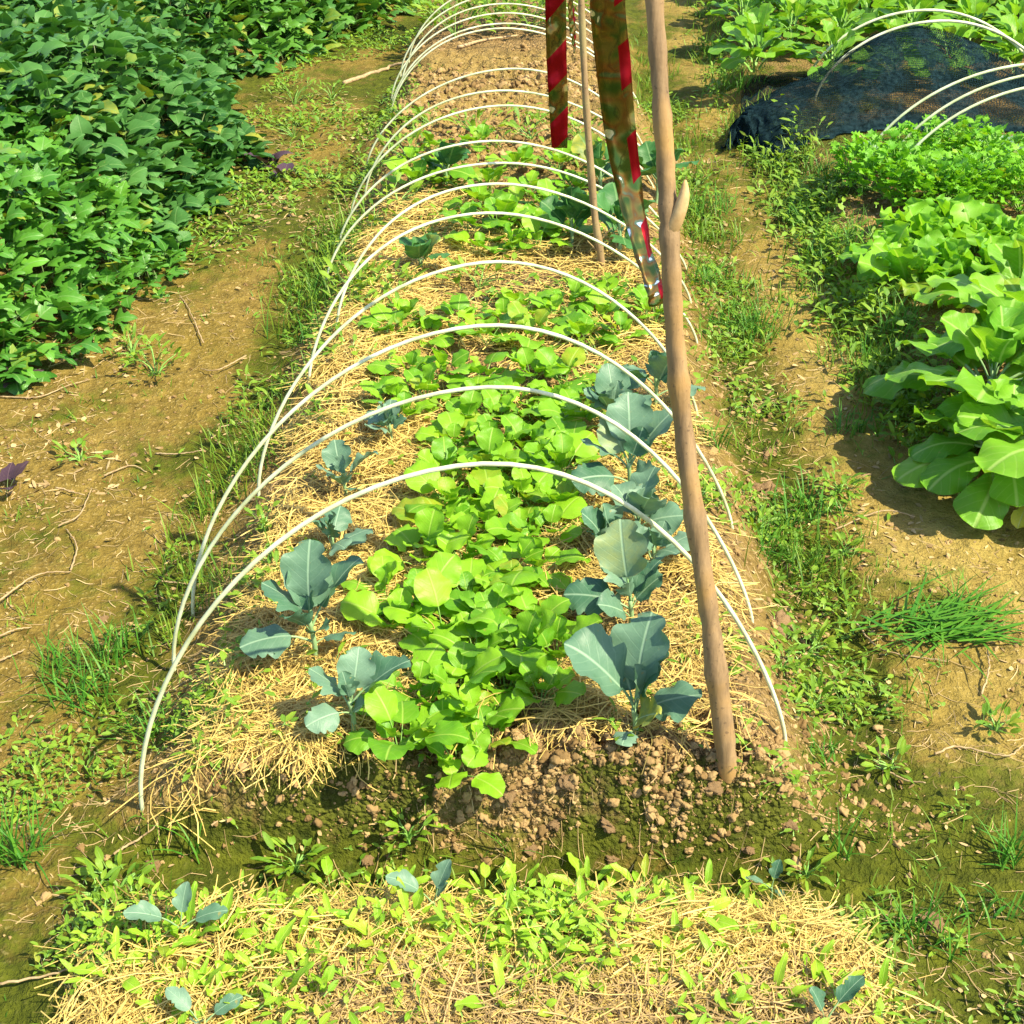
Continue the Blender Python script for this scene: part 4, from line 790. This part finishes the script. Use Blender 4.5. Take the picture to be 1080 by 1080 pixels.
# dry twigs and vine ends on the left path
def twig(pts, label, r=.0019, name='dry_twig', mat='twig'):
    P = [np.array(G(*p)) + (0, 0, .004 + random.random() * .012) for p in pts]; base = P[0].copy()
    sp = spline([p - base for p in P], 8 * len(P)); sp[:, :2] += rng.normal(0, r * .5, (len(sp), 2))
    o = obj(name, tube_me(name, M[mat], sp, np.linspace(r * 1.2, r * .6, len(sp)), 6), loc=Vector(base)); tag(o, label, 'twig', 'dry twigs on the paths')
twig([(362, 90), (400, 76), (432, 66)], 'long dry stick lying on the far left path near the hoops', .010)
twig([(485, 52), (510, 44), (548, 39)], 'dry stick lying across the bare soil inside the tunnel', .008)
for pts, lb in [([(62, 558), (85, 548), (98, 520)], 'forked pale vine stem on the left path\'s middle'), ([(0, 420), (40, 422), (70, 410), (95, 402)], 'pale vine stem creeping from under the sweet potatoes'), ([(75, 605), (82, 580), (70, 560)], 'thin curled stem below the forked vine stem'),
        ([(0, 640), (40, 612), (75, 606)], 'pale stem lying at the left edge, mid path'), ([(110, 506), (138, 493), (155, 500)], 'bent dry stalk in the middle of the left path'), ([(165, 480), (190, 482), (215, 478)], 'short straight stalk beside the bent dry stalk'), ([(170, 617), (205, 620)], 'short pale stick touching the second hoop\'s left leg'),
        ([(0, 700), (28, 690)], 'thick dry stick at the left edge above the grass'), ([(0, 676), (18, 668), (34, 664)], 'thin dry stick above the thick stick at the left edge'), ([(230, 452), (260, 450), (280, 445)], 'pale straight stalk behind the left hoop legs'), ([(60, 520), (90, 525)], 'tiny stalk left of the forked vine stem'),
        ([(215, 365), (200, 330), (190, 315)], 'dry vine stem at the sweet potatoes\' corner'), ([(225, 262), (245, 240), (236, 225)], 'curled dry stem by the far vine edge'), ([(120, 905), (150, 885), (168, 872)], 'thin bent stalk in the trench at left'), ([(0, 1045), (60, 1030), (110, 1020)], 'long dry stalk at the lower left corner'),
        ([(860, 1010), (880, 985), (910, 970)], 'curved dry stalk on the lower right path'), ([(985, 800), (1010, 790), (1060, 800), (1078, 790)], 'long thin stem across the right path'), ([(1035, 735), (1042, 710), (1040, 690)], 'pale upright stalk right below the cut grass'), ([(920, 805), (950, 826), (975, 830)], 'thin stalk along the mossy lower right path'), ([(260, 380), (230, 395), (212, 392)], 'dry stalk on the left path under the hoop legs'), ([(880, 560), (930, 545), (965, 550)], 'thin curved stalk on the right path above the cut grass'), ([(900, 660), (930, 690), (1000, 700)], 'thin stalk on the right path below the cut grass')]:
    twig(pts, lb)

# ------------------------------------------------------------------ sweet potato vines on the left
HEA = [leaf(L=.105 * a, Wd=.115 * b, Lp=.07, p0=70, p1=p, shape='heart', cup=c, ruf=.006, rf=1.5, nu=7, nv=5, pr=.0018, seed=500 + k, hb=.16, jag=.05, flat=True, roll=r) for k, (a, b, p, c, r) in enumerate([(1, 1, -15, .15, 0), (.85, 1, 5, -.2, 10), (1.1, .9, -30, .2, -10), (.95, 1.05, -45, -.15, 6), (.7, .8, 15, .3, -5)])]
LOB = [leaf(L=.10 * a, Wd=.125 * b, Lp=.06, p0=65, p1=p, shape='lobed', cup=c, ruf=.005, rf=1.5, nu=12, nv=5, pr=.0016, seed=520 + k, fwd=.35, jag=.04, flat=True) for k, (a, b, p, c) in enumerate([(1, 1, -15, .15), (.85, .95, 5, -.2), (1.1, .95, -32, .2), (.75, .8, 15, .3)])]
def canopy(x, y, h):
    e = edge_left(y) - x + .06 * fbm(x, y, 3, 2, 111)
    return h * ss(-.05, .55, e) * (.8 + .35 * fbm(x, y, 1.6, 3, 112)) + .07
def vines(n, box, keep, h, tpl, mats, name, label, sc, seed):
    x, y = sample(n, *box, lambda x, y: (edge_left(y) + .05 * fbm(x, y, 4, 2, 113) > x) * keep(x, y)); n = len(x)
    z0 = H(x, y); dz = canopy(x, y, h); lay = 1 - rng.random(n) ** 2.2 * .75
    pos = np.stack([x, y, z0 + dz * lay - .06], 1)
    # outward slope: leaves face the canopy normal and the sun
    az = np.where(rng.random(n) < .55, rng.normal(-.5, .9, n), rng.uniform(0, 6.28, n))
    tint = np.clip(.5 + .5 * fbm(x, y, 2.2, 3, seed) + rng.normal(0, .22, n), 0, 1)
    d = inst(tpl, pos, rots(az, rng.normal(-.12, .32, n), rng.normal(0, .32, n)), rng.uniform(*sc, n), tint=tint)
    o = obj(name, inst_me(name, mats, d)); tag(o, label, 'vine', kind='stuff')
lobf = lambda x, y: ss(.0, .35, (4.75 - y) + .5 * fbm(x, y, 1.5, 2, 114) - .55 * ss(-1.7, -1.2, x) * 0 - np.where(x > -1.35, .25, 0))
vines(10500, (-4.4, -1.0, 3.2, 7.4), lambda x, y: (1 - lobf(x, y)) * (1 - ss(6.9, 7.3, y + .3 * fbm(x, y, 2, 2, 115))), .40, HEA, [M['sweet'], M['petiole_d']], 'sweet_potato_vines', 'dark green sweet potato vines with heart-shaped leaves, left bed', (.48, .92), 116)
vines(3800, (-3.0, -1.1, 3.05, 5.1), lambda x, y: lobf(x, y), .36, LOB, [M['lobed'], M['petiole_d']], 'lobed_leaf_vines', 'brighter vines with deeply lobed leaves at the left bed\'s near corner', (.55, .95), 117)
vines(7000, (-4.2, -.6, 6.7, 9.8), lambda x, y: ss(6.9, 7.3, y + .3 * fbm(x, y, 2, 2, 115)), .36, LOB + HEA[:2], [M['farleaf'], M['petiole_d']], 'far_vines', 'mixed green vines at the far end of the left bed', (.75, 1.2), 118)
PUR = [leaf_me('leaf', [M['purple'], M['petiole_d']], L=.08, Wd=.085, Lp=.05, p0=60, p1=p, shape='heart', cup=.2, ruf=.005, nu=7, nv=5, seed=540 + k, hb=.15) for k, p in enumerate((-10, 15, -30))]
for px, py, n, sc, lb in [(285, 178, 5, 1., 'purple-leaved vine tip at the sweet potatoes\' far path edge'), (300, 190, 4, .8, 'second purple vine tip just beyond the first on the path'), (6, 520, 4, .8, 'purple vine tip poking in at the left edge of the path'), (22, 405, 4, .7, 'reddish vine leaves under the near end of the vines')]:
    th = empty('purple_vine_tip', G(px, py), lb, 'vine', 'purple vine tips'); plant_leaves(th, PUR, n, (.8 * sc, 1.1 * sc), 15, (1,))

# ------------------------------------------------------------------ right bed: choy, lettuce, coriander
CHO = [leaf_pair([M['choy'], M['petiole_b']], L=.195 * a, Wd=.185 * b, Lp=.11, p0=p, p1=r, shape='obov', cup=c, ruf=.017, rf=2.3, nu=16, nv=9, pr=.006, roll=ro, jag=.06, puck=.035, seed=600 + k) for k, (a, b, p, r, c, ro) in enumerate([(1, 1, 60, 0, .25, 8), (1.1, 1, 48, -28, .15, -8), (.95, 1.1, 70, 22, .35, 0), (.75, .9, 80, 55, .5, 0), (1.05, .95, 40, -45, -.2, 10), (.9, 1.05, 55, -12, -.2, -14)])]
def choy(px, py, sc, n, label, extra=()):
    th = empty('choy_plant', G(px, py), label, 'choy plant', 'large leafy choy plants in the right bed', random.uniform(0, 6.28), sc)
    obj('stem', tube_me('stem', M['petiole_b'], spline([(0, 0, -.03), (0, 0, .05), (.003, 0, .11)], 8), np.linspace(.022, .012, 8), 10), th)
    a0 = random.uniform(0, 6.28)
    for k in range(n):
        f = k / n; az = a0 + k * 2.39996; t = random.choice((2, 3)) if f > .7 else random.choice((0, 1, 4, 5, 1))
        put_leaf(CHO[t], th, Matrix.Translation((0, 0, .02 + .08 * f)) @ Matrix.Rotation(az, 4, 'Z') @ Matrix.Rotation(R_(random.uniform(-8, 8)), 4, 'X') @ Matrix.Rotation(R_(random.uniform(-14, 14)), 4, 'Y') @ Matrix.Scale(random.uniform(.85, 1.1) * (1.05 - .3 * f), 4))
    return th
choy(1052, 512, .86, 20, 'nearest big choy plant, broad leaves over its shadow on the path')
choy(1040, 440, .98, 22, 'largest pale green choy, upright spoon leaves at the bed\'s path edge')
choy(1078, 402, 1.0, 20, 'choy plant behind the largest one, cut by the right picture edge')
choy(1112, 505, .95, 20, 'choy plant mostly outside the right picture edge')
choy(1068, 352, .95, 20, 'choy plant at the right edge, just in front of the lettuces')
th = empty('yellowing_leaf', G(1082, 545), 'yellowed lower leaf drooping at the right picture edge', 'leaf', sc=.62); th.location.z += .03
obj('blade', leaf_me('blade', [M['yellowleaf'], M['petiole_b']], L=.13, Wd=.09, Lp=.05, p0=40, p1=-50, shape='obov', cup=.2, ruf=.01, nu=9, nv=7, pr=.005, seed=650), th, M=Matrix.Rotation(R_(150), 4, 'Z'))
LET = [leaf_me('leaf', [M['lettuce'], M['petiole']], L=.15 * a, Wd=.14 * b, Lp=.03, p0=p, p1=r, shape='obov', cup=c, ruf=.020, rf=3.5, nu=14, nv=9, pr=.004, jag=.12, seed=660 + k) for k, (a, b, p, r, c) in enumerate([(1, 1, 60, 5, .2), (.95, 1.1, 48, -20, .1), (.85, 1, 72, 35, .4), (.7, .9, 82, 65, .5)])]
for px, py, sc, lb in [(958, 305, 1.15, 'ruffled lettuce nearest the path, left of the choy'), (1000, 302, 1.2, 'ruffled lettuce second from the path in its row'), (1048, 300, 1.2, 'ruffled lettuce by the right edge above the choy'), (978, 270, 1.1, 'ruffled lettuce behind the path-side one'), (1028, 266, 1.1, 'ruffled lettuce just in front of the coriander'), (1078, 270, 1.2, 'ruffled lettuce cut by the right edge below the hoops'), (935, 282, 1.0, 'smallest ruffled lettuce, closest to the grass of the path edge'), (1005, 250, 1.0, 'ruffled lettuce farthest back, touching the coriander\'s middle'), (965, 248, .95, 'ruffled lettuce farthest back, touching the coriander\'s path side')]:
    th = empty('lettuce', G(px, py), lb, 'lettuce', 'ruffled lettuces in the right bed', 0, sc); plant_leaves(th, LET, 16, (.85, 1.1), 10, (2, 3))
CEL = [leaf(L=.030 * a, Wd=.036 * b, Lp=.02, p0=60, p1=-5, shape='lobed', cup=.2, ruf=.004, nu=7, nv=3, pr=.001, seed=680 + k, fwd=.3, flat=True) for k, (a, b) in enumerate([(1, 1), (.8, .9), (1.2, 1.1)])]
for px, py, n, R, lb in [(945, 215, 330, .19, 'feathery coriander clump nearest the path, behind the lettuces'), (985, 225, 330, .19, 'feathery coriander clump second from path, front of its patch'), (1028, 222, 330, .19, 'feathery coriander clump third from path, front of its patch'), (970, 188, 330, .19, 'coriander clump behind, under the pair of hoop legs'), (1010, 182, 330, .19, 'coriander clump behind, in the middle of the patch'), (1045, 196, 330, .19, 'coriander clump by the pale cabbage'), (915, 200, 260, .15, 'coriander clump at the bed\'s path edge, beside tall grass'), (1075, 222, 330, .19, 'coriander clump cut by the right picture edge')]:
    bush('coriander_clump', G(px, py), n, R, .19, CEL, [M['celery'], M['petiole']], lb, 'coriander', 'coriander clumps in the right bed', sc=(.8, 1.3), up=.1)
CAB = [leaf_me('leaf', [M['choypale'], M['petiole_b']], L=.13, Wd=.12, Lp=.05, p0=p, p1=r, shape='round', cup=.25, ruf=.008, nu=9, nv=7, pr=.004, seed=690 + k) for k, (p, r) in enumerate([(55, -5), (65, 25), (45, -20)])]
for px, py, sc, lb in [(1048, 172, .9, 'pale bluish cabbage by the coriander at the right edge'), (1072, 190, .9, 'pale cabbage at the very right edge below the hoops'), (925, 165, .5, 'tiny pale cabbage on bare soil by the front hoop')]:
    th = empty('cabbage_plant', G(px, py), lb, 'cabbage', 'pale cabbages in the right bed', 0, sc); plant_leaves(th, CAB, 8, (.8, 1.1), 10, (1,))
# rear greens beyond the net
k0 = 0
RG = [leaf(L=.15 * a, Wd=.12 * b, Lp=.07, p0=p, p1=r, shape='obov', cup=c, ruf=.012, rf=2.2, nu=8, nv=5, pr=.004, seed=700 + k, flat=True) for k, (a, b, p, r, c) in enumerate([(1, 1, 62, -8, .2), (1, 1.1, 48, -30, .1), (.9, 1, 72, 25, .4), (.8, .9, 80, 50, .4)])]
RGM = []
for v in range(5):
    n = 26; az = np.arange(n) * 2.4 + v; f = np.arange(n) / n
    d = inst(RG, np.stack([.02 * np.cos(az), .02 * np.sin(az), .04 + .14 * f], 1), rots(az, rng.normal(0, .15, n), rng.normal(0, .2, n)), (1.1 - .35 * f) * rng.uniform(.85, 1.1, n), which=np.where(f > .7, rng.integers(2, 4, n), rng.integers(0, 2, n)))
    RGM.append(inst_me('leafy_green', [M['mustard_far'], M['petiole']], d))
k0 = 0
for r in range(9):
    y = 6.62 + r * .36 if r > 0 else 6.4
    xs = np.arange(edge_right(y) + .12 + (.14 if r % 2 else 0), 3.4 if r > 1 else 2.7, .30)
    for c, x in enumerate(xs):
        x += random.uniform(-.05, .05); yy = y + random.uniform(-.06, .06); ppx, ppy = to_px((x, yy, .2))
        if ppx > 1130 or ppy < -60: continue
        o = obj('leafy_green', RGM[random.randrange(5)], loc=(x, yy, float(H(x, yy)) + .0)); s = random.uniform(.85, 1.15); o.scale = (s, s, s); o.rotation_euler = (0, 0, random.uniform(0, 6.28))
        tag(o, '%s leafy green from the path, in the %s row beyond the navy net' % (ORD[c], ORD[r]), 'leafy green', 'leafy greens beyond the net')
for px, py, lb in [(1035, 8, 'dark shrubby plant at the top right behind the greens'), (1075, 20, 'dark shrubby plant at the top right corner'), (1000, -14, 'dark shrubby plant along the top edge, right of the greens'), (1060, -20, 'dark shrubby plant furthest back at top right')]:
    bush('dark_shrub', G(px, py), 260, .35, .42, WL + [LOB[0]], [M['farleaf'], M['petiole_d']], lb, 'shrub', 'dark shrubs at the far right', sc=(1.2, 2.0))
for px, py, lb in [(480, 38, 'bushy weed in the far end of the tunnel, left side'), (520, 30, 'bushy weed in the far end of the tunnel, centre'), (560, 34, 'bushy weed in the far end of the tunnel, right side'), (455, 20, 'tall weed behind the last hoops, left'), (600, 22, 'tall weed behind the last hoops, right')]:
    bush('bushy_weed', G(px, py), 120, .22, .2, WL, [M['weed'], M['petiole']], lb, 'weed', 'bushy weeds at the tunnel end', sc=(.9, 1.6))

# ------------------------------------------------------------------ hoops and navy net on the right bed
def rhoop(lpx, apx, Y, wdt, label):
    L = G(*lpx); ap = PY(apx[0], apx[1], Y or L.y); xr = L.x + wdt; hoop(L, (xr, L.y + .05, float(H(xr, L.y))), (ap[0], ap[1], ap[2]), label, 'hoops over the right bed', .0052)
def rhoop2(lpx, label, z, wdt=1.15):
    L = G(*lpx); hoop(L, (L.x + wdt, L.y + .04, float(H(L.x + wdt, L.y))), (L.x + wdt * .5, L.y, z), label, 'hoops over the right bed', .0052)
rhoop2((906, 184), 'white hoop in front of the navy net, highest of the near three', .50, 1.22)
rhoop2((932, 186), 'white hoop left of two close together before the net', .475, 1.18)
rhoop2((938, 200), 'white hoop nearest the coriander, right of two close together', .475, 1.14)
rhoop2((1040, 352), 'white hoop rising among the choy at the right picture edge', .5, 1.1)
NX0, NX1, NY = .98, 2.42, 6.12
def net_top(u): return np.interp(u, [0, .18, .36, .52, .70, .86, 1], [0, .15, .335, .40, .345, .17, .02])
for k, (yo, lb) in enumerate([(-.02, 'white hoop carrying the net\'s front edge'), (.22, 'white hoop just behind the net\'s front edge'), (1.5, 'white hoop over the rear greens, nearer of two'), (1.8, 'white hoop over the rear greens, farther of two')]):
    y = NY + yo; hoop((1.26, y, float(H(1.26, y))), (2.36, y + .03, float(H(2.36, y))), (1.78, y, .425 + (.10 if k > 1 else 0)), lb, 'hoops over the right bed', .0062)
def net():
    m, nt, out = nmat('navy_net'); tc = nd(nt, 'TexCoord'); uv = tc.outputs['UV']
    s = nd(nt, 'SeparateXYZ', i0=uv)
    wa = mth(nt, 'ABSOLUTE', mth(nt, 'SINE', mth(nt, 'MULTIPLY', s.outputs[0], 330.))); wb = mth(nt, 'ABSOLUTE', mth(nt, 'SINE', mth(nt, 'MULTIPLY', s.outputs[1], 190.)))
    holes = mrange(nt, mth(nt, 'MULTIPLY', wa, wb), .12, .3, 0, 1)
    nz = noise(nt, tc.outputs['Object'], 55, 3); op = mth(nt, 'MULTIPLY', holes, mrange(nt, nz, .4, .6, .6, 1.))
    dn = nd(nt, 'Attribute', _attribute_name='tint').outputs['Fac']
    op = mth(nt, 'MULTIPLY', op, mth(nt, 'SUBTRACT', 1., dn))
    col = mixc(nt, mrange(nt, nz, .35, .65), (.004, .010, .013), (.013, .030, .037))
    p = nd(nt, 'BsdfPrincipled', Base_Color=col, Roughness=.95); p.inputs['Specular IOR Level'].default_value = 0.; tr = nd(nt, 'BsdfTransparent')
    mx = nd(nt, 'MixShader', i0=op, i1=p.outputs[0], i2=tr.outputs[0]); nt.links.new(mx.outputs[0], out.inputs[0])
    V = []; UV = []; TI = []; nu = 150; rowsv = []
    top, bot = [], []
    tp = [PZ(766, 152, .05), PZ(775, 138, .05), PY(790, 113, 6.05), PY(858, 77, NY), PY(911, 43, NY), PY(948, 28, NY), PY(1000, 33, NY), PY(1080, 74, NY), PY(1150, 128, NY)]
    bt = [PZ(764, 158, .0), PZ(782, 157, .0), PZ(800, 164, .02), PZ(823, 171, .03), PZ(872, 150, .08), PZ(929, 139, .09), PZ(1000, 141, .09), PZ(1080, 143, .09), PZ(1150, 147, .09)]
    T_ = spline(tp, nu); B_ = spline(bt, nu); nf = 34; nb = 40
    for i in range(nu):
        u = i / (nu - 1); bund = 1 - ss(.25, .5, u)
        bk = T_[i] + np.array([.0, .42, .0]); bk[2] = max(T_[i][2] - .16, .03)
        if u < .3: bk = T_[i] + np.array([.15 * (1 - u / .3), .12 + .30 * u / .3, 0])
        for j in range(nf + nb):
            if j < nf:
                v = j / (nf - 1); p_ = B_[i] * (1 - v) + T_[i] * v
                p_ = p_ + np.array([0, -.06 * math.sin(math.pi * v) * (1 - bund), 0])
                p_[2] += bund * .10 * math.sin(math.pi * min(1, v * 1.1)) * (u > .02) * min(1, u * 12)
                fold = float(fbm(u * 9 + v * 1.2, v * 1.5, 2.2, 3, 130)); fine = float(fbm(u * 30, v * 9, 1.5, 2, 131))
                p_ = p_ + np.array([.015 * fine, -.05 * fold * (.35 + bund) * math.sin(math.pi * v) - .02 * fine, .035 * fold * bund + .012 * fine * bund])
                ti = max(bund * .92, .95 * (1 - ss(.10, .26, v + .06 * fold)), .75 * (1 - ss(-.25, .05, fold)) )
            else:
                v = (j - nf + 1) / nb; p_ = T_[i] * (1 - v) + bk * v; p_ = p_ + np.array([0, 0, -.03 * abs(math.sin(v * 3 * math.pi)) + .01 * float(fbm(u * 10, v * 10, 1, 2, 133))]); ti = .15
            p_[2] = max(p_[2], float(H(p_[0], p_[1])) + .008)
            V.append(p_); UV.append((u * 2.4, (j / nf) * .8)); TI.append(ti)
    m2 = nf + nb
    Q = [(i * m2 + j, (i + 1) * m2 + j, (i + 1) * m2 + j + 1, i * m2 + j + 1) for i in range(nu - 1) for j in range(m2 - 1)]
    base = np.array([1.0, 6.0, 0]); me = mesh('shade_net', np.array(V) - base, Q, m, uv=UV, tint=TI)
    o = obj('shade_net', me, loc=Vector(base)); tag(o, 'dark navy mesh net draped over hoops, its gathered end trailing on the path', 'net')
net()
